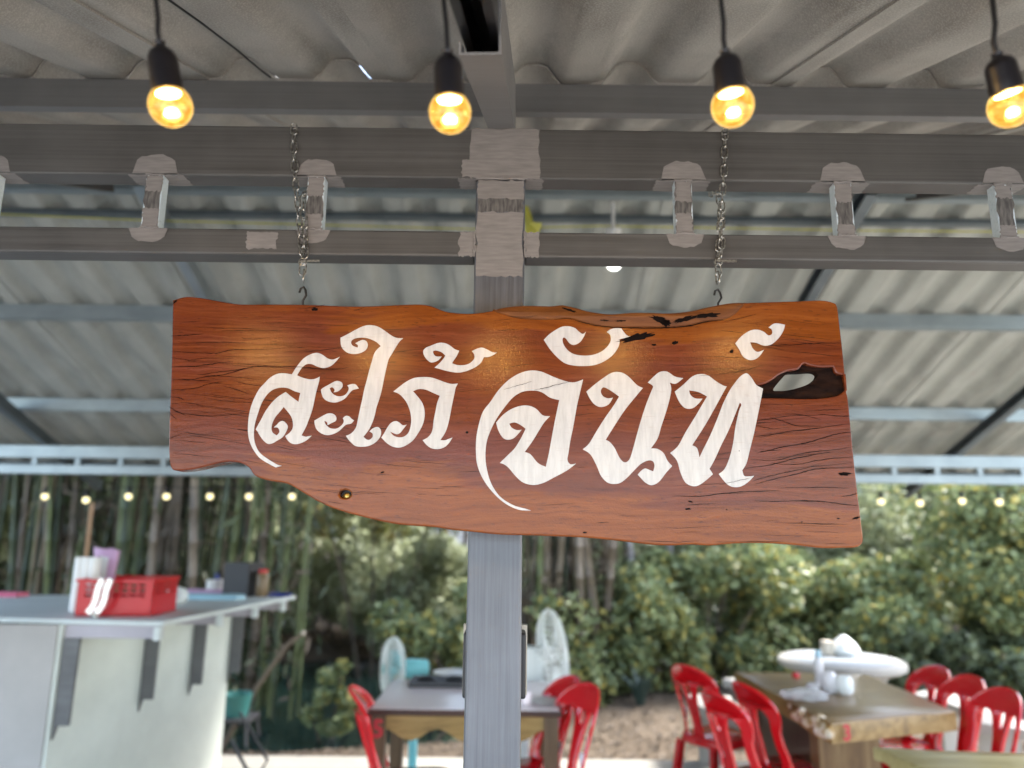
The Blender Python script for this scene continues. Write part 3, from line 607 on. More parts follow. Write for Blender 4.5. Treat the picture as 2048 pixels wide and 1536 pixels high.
# centre rafter: closed lower sleeve welded on the beam, open channel beyond
cr = thing('rafter', 'centre rafter with open dark channel coming down over the post', 'rafter', (post_x, YT, UZ1), group=RG)
cx = AY(1003, 250, YT).x
yS = .82; cxx = lambda y: cx + .034 * (y - YT)
rb = lambda y: UZ1 + NS * (y - YT)
b = MB(); a_ = Vector((cxx(yS), yS, rb(yS) + .05)); c_ = Vector((cxx(YT + .05), YT + .05, rb(YT + .05) + .05 + .004))
cchan(b, a_, c_, .054, .10, .003, -1, lip=.016); b.build('sleeve', M['primer2'], cr, smooth=False)
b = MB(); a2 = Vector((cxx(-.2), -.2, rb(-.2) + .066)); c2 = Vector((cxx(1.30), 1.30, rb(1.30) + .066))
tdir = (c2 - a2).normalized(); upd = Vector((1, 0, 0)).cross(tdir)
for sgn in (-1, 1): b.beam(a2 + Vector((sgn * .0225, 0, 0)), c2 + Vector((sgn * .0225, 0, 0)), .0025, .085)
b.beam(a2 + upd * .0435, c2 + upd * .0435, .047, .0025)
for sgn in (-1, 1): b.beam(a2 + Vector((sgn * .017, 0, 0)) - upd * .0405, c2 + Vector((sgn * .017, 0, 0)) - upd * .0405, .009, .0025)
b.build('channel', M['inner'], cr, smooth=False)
def on_roof(u, v, gap=.006):
    d = ray(u, v); t = (NB - NS * PUR_Y - gap - 1.65) / (d.z - NS * d.y); return EYE + d * t
wt = thing('roof_cable', 'thin black cable crossing the near roof sheets at the upper left', 'cable', on_roof(430, 75))
wb = MB(); wb.tube([on_roof(u, v) for u, v in ((250, -70), (335, -2), (400, 44), (470, 97), (520, 139), (541, 155))], .0022, 6); wb.build('cable', M['cable'], wt)
bead(cx - .027, cx + .027, UZ1 + .001, YT + .002).build('weld', M['paint'], cr)
bp = thing('rafter', 'short rafter stub continuing up the slope behind the centre post', 'rafter', (cx, 2, nz(2) - .1), group=RG)
b = MB(); cchan(b, (cx, YT + .06, rb(YT + .06) + .054), (cx, RIDGE - .02, rb(RIDGE - .02) + .054), .05, .10, .003, -1); b.build('channel', M['primer'], bp, smooth=False)

# far truss
far = thing('roof_truss', 'pale galvanised ladder truss at the far eave in front of the trees', 'truss', (0, 5.4, FT0))
rh = zr(901, 5.4, 1024) - zr(926, 5.4, 1024)
rail(FT1 - rh, FT1, [(-4.5, 4.6)], far, M['galv'], 5.4); rail(FT0, FT0 + rh * .72, [(-4.5, 4.6)], far, M['galv'], 5.4)
xa = AY(65, 940, 5.4).x; step = (AY(497, 940, 5.4).x - xa) / 5
for i in range(-4, 26):
    x = xa + i * step
    if x < 4.55: b = MB(); b.span(x - .018, x + .018, 5.405, 5.44, FT0 + rh * .72 + .001, FT1 - rh - .001); b.build('strut', M['galv'], far, smooth=False)
for x, lb in ((-4.3, 'galvanised corner post at the far left of the shelter'), (4.5, 'galvanised corner post at the far right of the shelter')):
    t_ = thing('steel_post', lb, 'post', (x, 5.42, 0)); b = MB(); b.span(x - .04, x + .04, 5.452, 5.53, 0, FT1); b.build('column', M['galv'], t_, smooth=False)

# ------------------------------------------------------------------ chains
M['chain'] = mat('zinc_chain', (.42, .41, .37), .28, .9); k = N(M['chain']); k.base(k.ramp(k.noise(k.co(), 220, 3), [(.35, (.20, .19, .16)), (.6, (.55, .54, .50))]))
M['hook'] = mat('dark_hook', (.03, .03, .03), .4, .6)
def link_mesh():
    b = MB(); L, w, r = .0068, .0060, .0015; pts = []
    for i in range(7): t = math.pi * i / 6; pts.append((w * math.cos(t), 0, L + w * math.sin(t)))
    for i in range(7): t = math.pi + math.pi * i / 6; pts.append((w * math.cos(t), 0, -L + w * math.sin(t)))
    b.tube(pts, r, 6, closed=True); me = bpy.data.meshes.new('link'); me.from_pydata(b.v, [], b.f); me.materials.append(M['chain']); me.shade_smooth(); return me
LM = link_mesh()
def chain(label, front, backp, pitch=.0197):
    t_ = thing('chain', label, 'chain', front[0], group='chains holding up the sign')
    for path, j0 in ((front, 0), (backp, 1)):
        seg = [(path[i + 1] - path[i]).length for i in range(len(path) - 1)]; tot = sum(seg); n = int(tot / pitch)
        for i in range(n):
            s_ = (i + .5) * tot / n; j = 0
            while j < len(seg) - 1 and s_ > seg[j]: s_ -= seg[j]; j += 1
            p = path[j].lerp(path[j + 1], s_ / seg[j]); d = (path[j + 1] - path[j]).normalized()
            q = d.to_track_quat('Z', 'Y'); roll = (i + j0) % 2 * math.pi / 2 + random.uniform(-.25, .25) + .2
            o = link('link', LM, t_, p - t_.location); o.rotation_mode = 'QUATERNION'; o.rotation_quaternion = q @ Euler((0, 0, roll)).to_quaternion()
    return t_
def P(u, v, y): return AY(u, v, y)
yb = YT + .05
f1 = [Vector((P(590, 246, YT).x, YT + .02, UZ1 + .004)), P(588, 256, YT - .006), P(588, 300, YT - .006), P(590, 345, YT - .005), P(593, 390, YT - .005), P(599, 440, YT - .006), P(603, 490, YT - .008), P(604, 512, YT - .008)]
b1 = [Vector((P(590, 246, YT).x, YT + .035, UZ1 + .004)), Vector((P(598, 330, YT).x, yb + .008, UZ1 - .01)), Vector((P(600, 360, YT).x + .004, yb + .008, UZ0)), P(606, 392, YT + .015), P(608, 440, YT - .008), P(612, 480, YT - .009), P(609, 515, YT - .011)]
chain('chain holding the left end of the sign', f1, b1)
f2 = [Vector((P(1451, 258, YT).x, YT + .02, UZ1 + .004)), P(1450, 268, YT - .006), P(1449, 310, YT - .006), P(1448, 350, YT - .006), P(1445, 385, YT - .006), P(1441, 440, YT - .007), P(1438, 490, YT - .008), P(1436, 520, YT - .008)]
b2 = [Vector((P(1451, 258, YT).x, YT + .035, UZ1 + .004)), Vector((P(1440, 330, YT).x, yb + .008, UZ1 - .01)), Vector((P(1436, 360, YT).x, yb + .008, UZ0)), P(1438, 388, YT + .012), P(1443, 440, YT - .010), P(1444, 480, YT - .010), P(1441, 515, YT - .012)]
chain('chain holding the right end of the sign', f2, b2)
def hookup(u, v0, v1, dirn, label):
    t_ = thing('sign_hook', label, 'hook', P(u, v1, 1.335), group='hooks under the chains')
    b = MB(); c0 = P(u, v0, YT - .012)
    b.tube([c0 + Vector((.007 * math.cos(a), 0, .007 * math.sin(a))) for a in [i * math.pi / 6 for i in range(12)]], .0017, 6, closed=True)
    b.build('shackle_ring', M['chain'], t_)
    b = MB(); b.beam(c0 + Vector((-.004, -.004, 0)), c0 + Vector((.034 if dirn > 0 else .012, -.004, .001)), .004, .004); b.build('pin', M['chain'], t_)
    zt = P(u, v1, 1.32); path = [c0 + Vector((0, 0, -.008)), zt + Vector((0, 0, .045))]; n = 2
    for i in range(n):
        o = link('link', LM, t_, path[0].lerp(path[1], (i + .5) / n) - t_.location, (0, 0, i * 1.5 + .3))
    b = MB(); q = zt + Vector((0, 0, .0))
    b.tube([q + Vector(v) for v in ((0, .004, -.012), (0, .002, .004), (dirn * .006, 0, .014), (dirn * .004, 0, .024), (0, 0, .030), (-.005, 0, .027), (-.007, 0, .019))], .0022, 7)
    b.build('hook', M['hook'], t_)
hookup(605, 524, 605, 1, 'small dark hook joining the left chain to the sign'); hookup(1437, 524, 610, 1, 'small dark hook and shackle joining the right chain to the sign')

# ------------------------------------------------------------------ near string lights
m = bpy.data.materials.new('amber_bulb_glass'); m.use_nodes = True; k = N(m); t = m.node_tree
em = k.n('Emission'); tr = k.n('BsdfTransparent'); gl = k.n('BsdfGlossy'); gl.inputs['Roughness'].default_value = .08
nz_ = k.noise(k.co(scale=(1, 1, 1)), 130, 4, .75)
geo = k.n('LayerWeight'); geo.inputs['Blend'].default_value = .35
colr = k.ramp(nz_, [(.40, (.36, .13, .012)), (.52, (.80, .36, .04)), (.62, (1.0, .70, .20))])
rim = k.g(geo.outputs['Facing'], .55, .92)
k.l(k.mix(rim, colr, (1.0, .80, .30)), em.inputs[0]); k.l(k.math('ADD', .34, k.math('MULTIPLY', rim, .40)), em.inputs[1])
tr.inputs[0].default_value = (1, .78, .42, 1)
mx = k.n('MixShader'); mx.inputs[0].default_value = .5; k.l(tr.outputs[0], mx.inputs[1]); k.l(em.outputs[0], mx.inputs[2])
m2 = k.n('MixShader'); m2.inputs[0].default_value = .05; k.l(mx.outputs[0], m2.inputs[1]); k.l(gl.outputs[0], m2.inputs[2])
k.l(m2.outputs[0], t.nodes['Material Output'].inputs[0]); M['amber'] = m
def emis(name, col, s):
    m = bpy.data.materials.new(name); m.use_nodes = True; b_ = m.node_tree.nodes['Principled BSDF']
    b_.inputs['Base Color'].default_value = (*col, 1); b_.inputs['Emission Color'].default_value = (*col, 1); b_.inputs['Emission Strength'].default_value = s; return m
M['led'] = emis('led_plate', (1, .78, .38), 9.0)
def bulb(u, v, tilt, label, su, sv, cable_du=-8):
    """tilt: rotation in the picture plane; (su, sv) where the cord enters the socket"""
    zc = .812; c = EYE + ray(u, v) * zc; top = EYE + ray(su, sv) * zc
    ax = (top - c).normalized(); r = .0225
    t_ = thing('string_light_bulb', label, 'light bulb', c, group='glowing bulbs hanging over the sign')
    Q = ax.to_track_quat('Z', 'Y').to_matrix().to_4x4(); T = Matrix.Translation(c) @ Q
    H = (top - c).length
    b = MB(); a0 = math.radians(38)
    prof = [(r * math.sin(a), -r * math.cos(a)) for a in [math.pi * i / 18 for i in range(1, 15)]]
    b.lathe(prof, 32, T, capb=True, capt=False); gl_ = b.build('glass', M['amber'], t_)
    b = MB(); zs = .0155
    b.lathe([(.0150, zs - .001), (.0165, zs), (.0165, zs + (H - zs) * .25), (.0160, zs + (H - zs) * .30), (.0158, zs + (H - zs) * .62), (.0150, zs + (H - zs) * .70), (.0125, zs + (H - zs) * .80), (.0070, zs + (H - zs) * .88), (.0052, zs + (H - zs) * .93), (.0062, H), (.0036, H + .0005)], 28, T); b.build('socket', M['black'], t_)
    b = MB(); b.lathe([(.0128, zs - .0022), (.0128, zs - .0016)], 20, T); b.build('led_plate', M['led'], t_)
    far_ = EYE + ray(su + cable_du * 2.6, -110) * (zc + .02); mid = EYE + ray(su + cable_du * .35, sv * .45) * zc
    b = MB(); p0 = top; p1 = top + ax * .012
    b.tube([p0, p1, mid, EYE + ray(su + cable_du * 1.2, sv * .45 - 60) * (zc + .01), far_], .0029, 8); b.build('cord', M['cable'], t_)
    l = bpy.data.lights.new('bulb_light', 'POINT'); l.energy = .5; l.color = (1, .72, .36); l.shadow_soft_size = .008
    lo = bpy.data.objects.new('bulb_light', l); COL.objects.link(lo); lo.parent = t_; lo.location = ax * .0095
    return far_
ends = []
for a in ((-215, 200, 0, 'glowing amber bulb hanging just out of view at the far left', -238, 75), (341, 212, 0, 'glowing amber bulb above the left chain, its black cord bent', 319, 84), (900, 225, 0, 'glowing amber bulb beside the post, left of the centre rafter', 895, 101),
          (1465, 212, 0, 'glowing amber bulb directly above the right chain', 1450, 101), (2022, 212, 0, 'glowing amber bulb cut by the right edge, tilted outwards', 1993, 106)):
    ends.append(bulb(*a))
mc = thing('lighting_cable', 'black main cable of the near string of bulbs above the picture', 'cable', ends[2])
b = MB(); pts = [ends[0] + Vector((-.4, 0, .02))]
for i, e in enumerate(ends):
    pts.append(e)
    if i < len(ends) - 1: pts.append(e.lerp(ends[i + 1], .5) + Vector((0, 0, -.01)))
pts.append(ends[-1] + Vector((.4, 0, .02))); b.tube(pts, .004, 8); b.build('cable', M['cable'], mc)
# far string
M['far_glow'] = emis('pale_bulb', (1, .86, .46), .25)
fpx = [90, 172, 257, 333, 420, 498, 584, 667, 750, 835, 920, 1003, 1088, 1172, 1255, 1340, 1425, 1510, 1595, 1680, 1762, 1840, 1924, 1998, 2085]
YF = 5.39; words_ = 'first second third fourth fifth sixth seventh eighth ninth tenth eleventh twelfth thirteenth fourteenth fifteenth sixteenth seventeenth eighteenth nineteenth twentieth twenty-first twenty-second twenty-third twenty-fourth twenty-fifth'.split()
fr = []
for i, u in enumerate(fpx):
    v = {172: 1000, 1762: 1003, 1840: 1006, 1924: 1002, 1998: 1004}.get(u, 993) ; c = AY(u, v, YF)
    where = 'over the counter' if u < 620 else 'behind the sign' if u < 1720 else 'right of the sign'
    t_ = thing('string_light_bulb', f'small pale bulb {where}, {words_[i]} from the left under the far truss', 'light bulb', c, group='small bulbs along the far truss')
    b = MB(); b.lathe([(.0235 * math.sin(a), -.0235 * math.cos(a)) for a in [math.pi * j / 10 for j in range(1, 9)]], 14, Matrix.Translation(c)); b.build('glass', M['far_glow'], t_)
    b = MB(); b.lathe([(.013, .022), (.014, .03), (.012, .06), (.004, .068)], 10, Matrix.Translation(c)); b.build('socket', M['black'], t_); fr.append(c + Vector((0, 0, .068)))
ct = thing('lighting_cable', 'thin black cable of the far string of bulbs under the far truss', 'cable', fr[12])
b = MB(); b.tube([p for i, q in enumerate(fr) for p in ((q, q.lerp(fr[i + 1], .5) + Vector((0, 0, -.008))) if i < len(fr) - 1 else (q,))], .004, 5); b.build('cable', M['cable'], ct)
# lamp, yellow ribbon and wire under the ridge
M['lamp'] = emis('white_lamp', (1, 1, .95), 1.0)
c = AY(1228, 528, 3.2)
t_ = thing('ceiling_lamp', 'white lamp hanging behind the truss right of the post', 'lamp', c)
b = MB(); b.lathe([(.002, -.030), (.024, -.022), (.036, 0), (.034, .02), (.022, .042)], 16, Matrix.Translation(c)); b.build('bulb', M['lamp'], t_)
M['whitep'] = mat('white_plastic', (.75, .75, .72), .4)
b = MB(); b.lathe([(.022, .043), (.028, .07), (.030, .135), (.036, .15), (.036, .165), (.008, .17), (.008, .30)], 16, Matrix.Translation(c)); b.build('housing', M['whitep'], t_)
M['yellow'] = mat('yellow_tape', (.45, .43, .05), .5)
yr = thing('yellow_ribbon', 'bright yellow ribbon tied behind the post between the rails', 'ribbon', AY(1062, 450, 3.0))
b = MB()
for quad in ([(1048, 412), (1056, 412), (1076, 468), (1050, 468)], [(1056, 444), (1084, 446), (1078, 466), (1058, 462)]):
    pts = [AY(u, v, 3.0 + .02 * i) for i, (u, v) in enumerate(quad)]; b.add(pts + [p + Vector((0, .006, 0)) for p in pts], [(0, 1, 2, 3), (7, 6, 5, 4), (0, 4, 5, 1), (1, 5, 6, 2), (2, 6, 7, 3), (3, 7, 4, 0)])
b.build('ribbon', M['yellow'], yr, smooth=False)
yw = thing('yellow_wire', 'thin yellow wire strung along below the ridge', 'wire', AY(1100, 450, 3.25))
b = MB(); b.tube([AY(u, v, 3.2) for u, v in ((-300, 415), (300, 441), (620, 449), (940, 458), (1200, 452), (1450, 456), (1700, 461), (2300, 466))], .0032, 6); b.build('wire', M['yellow'], yw)
# ------------------------------------------------------------------ ground, floor, pond
m = mat('concrete_floor', (.4, .39, .37), .7); k = N(m)
k.base(k.mix(k.g(k.noise(k.co(), 30, 4), .5, .8), k.ramp(k.noise(k.co(), 1.2, 6), [(.3, (.26, .245, .21)), (.7, (.35, .33, .285))]), (.36, .34, .3))); k.bump(k.noise(k.co(), 60, 4), .2, .003); M['floor'] = m
b = MB(); b.span(-7, 7, -2.4, 6.02, -.12, 0); struct(b.build('concrete_floor', M['floor'], smooth=False))
m = mat('pale_bounce_slab', (.5, .5, .48), .8); k = N(m)
k.base(k.ramp(k.noise(k.co(), .8, 6), [(.3, (.50, .495, .475)), (.7, (.60, .595, .57))])); M['bounce'] = m
b = MB(); b.span(-14, 14, -18, -2.41, -.12, -.015); struct(b.build('bounce_slab', M['bounce'], smooth=False))  # unseen pale slab added behind the camera to throw light upwards
m = mat('sandy_dirt', (.3, .24, .16), .95); k = N(m)
c = k.ramp(k.noise(k.co(), 1.6, 8, .65), [(.3, (.06, .042, .025)), (.5, (.115, .083, .052)), (.7, (.165, .128, .088))])
c = k.mix(k.g(k.noise(k.co(), 14, 5, .7), .56, .66), c, (.05, .035, .022)); c = k.mix(k.g(k.noise(k.co(scale=(1, 1, 1)), 31, 3), .62, .7)  , c, (.26, .22, .18))
k.base(c); k.bump(k.noise(k.co(), 18, 8, .7), .8, .04); M['dirt'] = m
def gh(x, y):
    """ground height; a pond hollow beyond the floor on the left"""
    h = -.07 + .03 * math.sin(x * 1.7 + y) * math.cos(y * 1.3 - x)
    if y > 6.6: h += .04 * min(2, y - 6.6) * (1 if x > -.2 else 0)
    cxp, cyp = -1.9, 9.6
    q = math.hypot((x - cxp) / 2.4, (y - cyp) / 2.5)
    h -= .55 * (1 / (1 + math.exp((q - 1) * 9)))
    if y > 13: h += .05 * (y - 13)
    return h
gx = list(np.concatenate([np.linspace(-120, -9, 10)[:-1], np.linspace(-9, 9, 73), np.linspace(9, 120, 10)[1:]]))
gy = list(np.concatenate([np.linspace(-60, 5.8, 12)[:-1], np.linspace(5.8, 16, 52), np.linspace(16, 160, 14)[1:]]))
v = [(x, y, gh(x, y) if y < 16 else gh(x, 16) + (y - 16) * .02) for y in gy for x in gx]; nx_ = len(gx)
v = [(x, y, z if y > 5.9 else -.10) for x, y, z in v]
b = MB(); b.v = v; b.f = [(j * nx_ + i, j * nx_ + i + 1, (j + 1) * nx_ + i + 1, (j + 1) * nx_ + i) for j in range(len(gy) - 1) for i in range(nx_ - 1)]
struct(b.build('ground', M['dirt']))
m = mat('pond_water', (.012, .03, .026), .08); k = N(m); k.bump(k.noise(k.co(scale=(1, 1, 1)), 5, 3), .15, .02); k.b.inputs['Specular IOR Level'].default_value = .6; M['water'] = m
b = MB(); b.add([(-5.2, 6.8, -.27), (1.4, 6.8, -.27), (1.4, 13, -.27), (-5.2, 13, -.27)], [(0, 1, 2, 3)]); struct(b.build('pond_water', M['water'], smooth=False))

# ------------------------------------------------------------------ counter
def paint_panel(name, col):
    m = mat(name, col, .55); k = N(m)
    k.base(k.ramp(k.noise(k.co(), 2.2, 6, .6), [(.3, tuple(c * .86 for c in col)), (.7, tuple(min(1, c * 1.08) for c in col))])); return m
M['panel'] = paint_panel('cream_grey_panel', (.62, .645, .575)); M['panel2'] = paint_panel('pinkish_grey_panel', (.42, .395, .37)); M['top'] = paint_panel('pale_counter_top', (.64, .69, .675))
M['brkt'] = steel('bracket_steel', (.09, .09, .09), (.17, .17, .17), .5, .3); M['brkt_l'] = paint_panel('pale_bracket', (.46, .43, .47))
CZ = 1.18
def cz(u, v, z=CZ): return AZ(u, v, z)
A_, B_ = cz(327, 1243), cz(592, 1191); C_, D_ = cz(-330, 1228), cz(-330, 1189)
counter = thing('counter', 'pale bracketed service counter along the left with panelled base', 'counter', ((A_.x + C_.x) / 2, 5.1, 0))
b = MB(); lp = [(p.x, p.y) for p in (C_, A_, B_, D_)]
b.prism([lp], lambda a, q, d: Vector((a, q, CZ - d)), 0, .024, .004); b.build('counter_top', M['top'], counter, smooth=False)
P1, P2 = cz(122, 1240), cz(466, 1193); P1 = Vector((P1.x, A_.y + .02, CZ))
def wall_quad(a, c, z0, z1, th, name, mt):
    a = Vector(a); c = Vector(c); b = MB(); zc = (z0 + z1) / 2
    b.beam((a.x, a.y, zc), (c.x, c.y, zc), th, z1 - z0); return b.build(name, mt, counter, smooth=False)
wall_quad(P1, P2, 0.001, CZ - .026, .02, 'side_panel', M['panel'])
wall_quad((P1.x - .006, C_.y + .03, 0), (C_.x, C_.y + .03, 0), 0.001, CZ - .026, .02, 'front_panel', M['panel2']) if False else None
b = MB(); n_ = 3
for i in range(n_):
    xa_ = P1.x - .012 - (P1.x - .012 - C_.x) * i / n_; xb_ = P1.x - .012 - (P1.x - .012 - C_.x) * (i + 1) / n_
    b = MB(); b.span(xb_ + .004, xa_, P1.y - .004, P1.y + .016, .001, CZ - .026); b.build('front_panel', M['panel2'], counter, smooth=False)
dirp = (P2 - P1); dirp.z = 0; nrm_ = Vector((dirp.y, -dirp.x, 0)).normalized()
if nrm_.x < 0: nrm_ = -nrm_
for i, t in enumerate((.015, .42, .72, 1.0)):
    p = P1 + dirp * t + nrm_ * .012; e_ = A_ + (B_ - A_) * (t * .93)
    ln = max(.2, (e_.x - p.x) * .97)
    br = MB(); zt = CZ - .027
    br.span(p.x, p.x + ln, p.y - .004, p.y + .004, zt - .065, zt); ob = br.build('bracket_arm', M['brkt_l'], counter, smooth=False)
    br = MB(); br.span(p.x + ln - .03, p.x + ln, p.y - .05, p.y - .0045, zt - .07, zt - .002); br.build('bracket_tip', M['top'], ob, smooth=False)
    br = MB(); x0_ = p.x + .001; w_ = .085
    br.prism([[(x0_, zt - .066), (x0_ + w_, zt - .066), (x0_ + w_ - .006, zt - .50), (x0_ + .02, zt - .50), (x0_, zt - .57)]], lambda a, q, d: Vector((a, p.y - .012 + d, q)), 0, .02)
    br.build('bracket_leg', M['brkt'], counter, smooth=False)
# red basket
M['red'] = mat('red_plastic', (.60, .012, .018), .3); M['red'].node_tree.nodes['Principled BSDF'].inputs['Subsurface Weight'].default_value = 0
bk = thing('basket', 'red plastic basket with slotted sides standing on the counter corner', 'basket', (0, 0, CZ))
f0, f1_ = cz(141, 1233), cz(284, 1236); bw = f1_.x - f0.x; bd = .36; bh = .195
bk.location = ((f0.x + f1_.x) / 2, f0.y + .03 + bd / 2, CZ + .001); bk.rotation_euler = (0, 0, rad(3))
def slotted(b, F, w, h, nxs, rows, x0=.05, z0=.55, z1=.92, th=.004):
    """wall of width w, height h with a grid of slots in its upper part"""
    cols = []; cw = (w - 2 * x0) / nxs
    zs = [0]; 
    rh_ = (z1 - z0) * h / rows
    def rect(a0, a1, c0, c1):
        q = [F(a0, c0, 0), F(a1, c0, 0), F(a1, c1, 0), F(a0, c1, 0), F(a0, c0, th), F(a1, c0, th), F(a1, c1, th), F(a0, c1, th)]
        b.add(q, [(0, 1, 2, 3), (7, 6, 5, 4), (0, 4, 5, 1), (1, 5, 6, 2), (2, 6, 7, 3), (3, 7, 4, 0)])
    rect(0, w, 0, z0 * h); rect(0, w, z1 * h, h); rect(0, x0, z0 * h, z1 * h); rect(w - x0, w, z0 * h, z1 * h)
    for i in range(nxs + 1):
        a = x0 + i * cw; rect(max(x0, a - cw * .14), min(w - x0, a + cw * .14), z0 * h, z1 * h)
    for j in range(rows + 1):
        z = z0 * h + j * rh_; rect(x0, w - x0, max(z0 * h, z - rh_ * .2), min(z1 * h, z + rh_ * .2))
b = MB()
slotted(b, lambda a, c, d: Vector((-bw / 2 + a, -bd / 2 + d, c)), bw, bh, 7, 3, .035, .5, .93)
slotted(b, lambda a, c, d: Vector((-bw / 2 + a, bd / 2 - d, c)), bw, bh, 7, 3, .035, .5, .93)
slotted(b, lambda a, c, d: Vector((bw / 2 - d, -bd / 2 + a, c)), bd, bh, 7, 3, .03, .55, .93)
slotted(b, lambda a, c, d: Vector((-bw / 2 + d, -bd / 2 + a, c)), bd, bh, 7, 3, .03, .55, .93)
b.span(-bw / 2, bw / 2, -bd / 2, bd / 2, .001, .006); b.build('body', M['red'], bk, smooth=False, local=True)
b = MB()
for a, c in (((-bw / 2 - .008, -bd / 2 - .005), (bw / 2 + .008, -bd / 2 - .005)), ((bw / 2 + .005, -bd / 2), (bw / 2 + .005, bd / 2)), ((bw / 2 + .008, bd / 2 + .005), (-bw / 2 - .008, bd / 2 + .005)), ((-bw / 2 - .005, bd / 2), (-bw / 2 - .005, -bd / 2))):
    b.beam((*a, bh - .004), (*c, bh - .004), .014, .016)
b.build('rim', M['red'], bk, smooth=False, local=True)
M['clear'] = mat('frosted_cups', (.85, .88, .87), .35); M['lilac'] = mat('lilac_film', (.62, .40, .62), .35); M['blue_film'] = mat('pale_blue_film', (.38, .62, .74), .35)
bl_ = bk.location
for i, (u, lab) in enumerate(((155, 'leftmost sleeve of frosted plastic cups standing in the red basket'), (170, 'middle sleeve of frosted plastic cups in the red basket'), (184, 'rightmost sleeve of frosted plastic cups in the red basket beside the lilac bag'))):
    q = AY(u, 1180, bl_.y - .06); t_ = thing('cup_stack', lab, 'cups', (q.x, q.y, CZ + .008), group='cup sleeves in the basket')
    b = MB(); pr_ = [(.026, 0)]
    for j in range(18): pr_ += [(.030, .01 + j * .017), (.0325, .018 + j * .017)]
    b.lathe(pr_, 14, Matrix.Translation((q.x, q.y, CZ + .008))); b.build('cups', M['clear'], t_)
q = AY(200, 1180, bl_.y + .02); t_ = thing('bag', 'lilac and white plastic bag sticking up from the red basket', 'bag', (q.x, q.y, CZ + .01))
b = MB(); b.prism([[(-.06, 0), (.04, 0), (.075, .34), (.03, .355), (-.02, .35), (-.075, .36), (-.05, .2)]], lambda a, c, d: Vector((q.x + a, q.y + d + .01 * math.sin(c * 40), CZ + .01 + c)), 0, .03, .006); b.build('film', M['lilac'], t_)
b = MB(); b.prism([[(-.03, .12), (.02, .12), (.03, .30), (-.02, .31)]], lambda a, c, d: Vector((q.x + a, q.y + d - .003, CZ + .01 + c)), 0, .003); b.build('print', M['clear'], t_)
M['tongs'] = mat('tongs_steel', (.72, .73, .70), .25, .85)
tg = thing('tongs', 'pair of shiny metal tongs hanging over the front of the red basket', 'tongs', AY(195, 1200, f0.y - .01))
for du, dy in ((0, 0), (17, .03)):
    b = MB(); yq = f0.y - .01 - dy; pts = [AY(u + du, v_, yq) for u, v_ in ((205, 1158), (196, 1180), (192, 1200), (186, 1214), (176, 1226))]
    for i in range(len(pts) - 1): b.beam(pts[i], pts[i + 1], .012, .030, (1, 0, 0))
    b.build('arm', M['tongs'], tg, smooth=False)
b = MB(); b.tube([AY(186, 1228, f0.y - .03), AY(197, 1240, f0.y - .03)], [.018, .006], 10); b.build('hinge', M['tongs'], tg)
# other things on the counter
def onc(u, v): return AZ(u, v, CZ)
q = onc(431, 1187); t_ = thing('jar', 'squat white jar with a blue cap on the counter behind the film packs', 'jar', q)
b = MB(); b.lathe([(.055, 0), (.072, .01), (.072, .10), (.05, .105)], 18, Matrix.Translation(q)); b.build('jar_body', M['whitep'], t_)
M['blue'] = mat('blue_plastic', (.03, .045, .25), .4); b = MB(); b.lathe([(.018, .106), (.016, .14), (.006, .155)], 10, Matrix.Translation(q)); b.build('cap', M['blue'], t_)
q = onc(484, 1191); t_ = thing('speaker', 'black box speaker standing on the counter', 'speaker', q, rz=rad(-18))
M['charcoal'] = mat('charcoal_box', (.045, .043, .045), .6)
b = MB(); b.span(-.11, .11, -.09, .09, .001, .24); b.build('cabinet', M['charcoal'], t_, smooth=False, local=True)
b = MB(); b.lathe([(.05, 0), (.048, .004), (.02, -.004)], 18, Matrix.Translation((.112, 0, .13)) @ Matrix.Rotation(math.pi / 2, 4, 'Y')); b.build('cone', M['black'], t_, local=True)
q = onc(523, 1193); t_ = thing('jar', 'brown glass jar with a red lid right of the black speaker', 'jar', q)
M['brownj'] = mat('brown_jar', (.22, .15, .08), .3); b = MB(); b.lathe([(.04, 0), (.045, .01), (.045, .15), (.032, .17)], 16, Matrix.Translation(q)); b.build('jar_body', M['brownj'], t_)
b = MB(); b.lathe([(.034, .171), (.034, .195)], 14, Matrix.Translation(q)); b.build('lid', M['red'], t_)
q = onc(560, 1192); t_ = thing('tray', 'flat blue tray at the far end of the counter', 'tray', q)
b = MB(); b.lathe([(.08, .001), (.09, .02), (.084, .02), (.074, .006)], 20, Matrix.Translation(q)); b.build('tray', M['blue'], t_)
for i, (u0, u1, v_, mt, lb) in enumerate(((362, 490, 1199, 'blue_film', 'pale blue plastic film pack lying on the counter'), (375, 478, 1190, 'lilac', 'lilac plastic film pack lying behind the pale blue one'))):
    a, c = onc(u0, v_ - 2), onc(u1, v_); a.y = c.y = (a.y + c.y) / 2; t_ = thing('film_pack', lb, 'packet', (a + c) / 2)
    L_ = abs(c.x - a.x) / 2
    b = MB(); b.prism([[(-L_, -.07), (L_ - .05, -.06), (L_, 0), (L_ - .03, .07), (-L_, .08)]], lambda x, y, d: t_.location + Vector((x, y, .035 - d + .008 * math.sin(x * 25) * math.cos(y * 20))), 0, .034, .012); b.build('film', M[mt], t_)
q = onc(352, 1208); t_ = thing('tissue_roll', 'white tissue roll lying against the red basket', 'roll', q)
b = MB(); b.lathe([(.05, -.06), (.055, -.055), (.055, .055), (.05, .06)], 20, Matrix.Translation(q + Vector((.0, 0, .056))) @ Matrix.Rotation(rad(80), 4, 'X')); b.build('roll', M['clear'], t_)
q = onc(15, 1193); t_ = thing('cloth', 'folded pink cloth on the counter at the left edge', 'cloth', q); M['pink'] = mat('pink_cloth', (.70, .16, .25), .8)
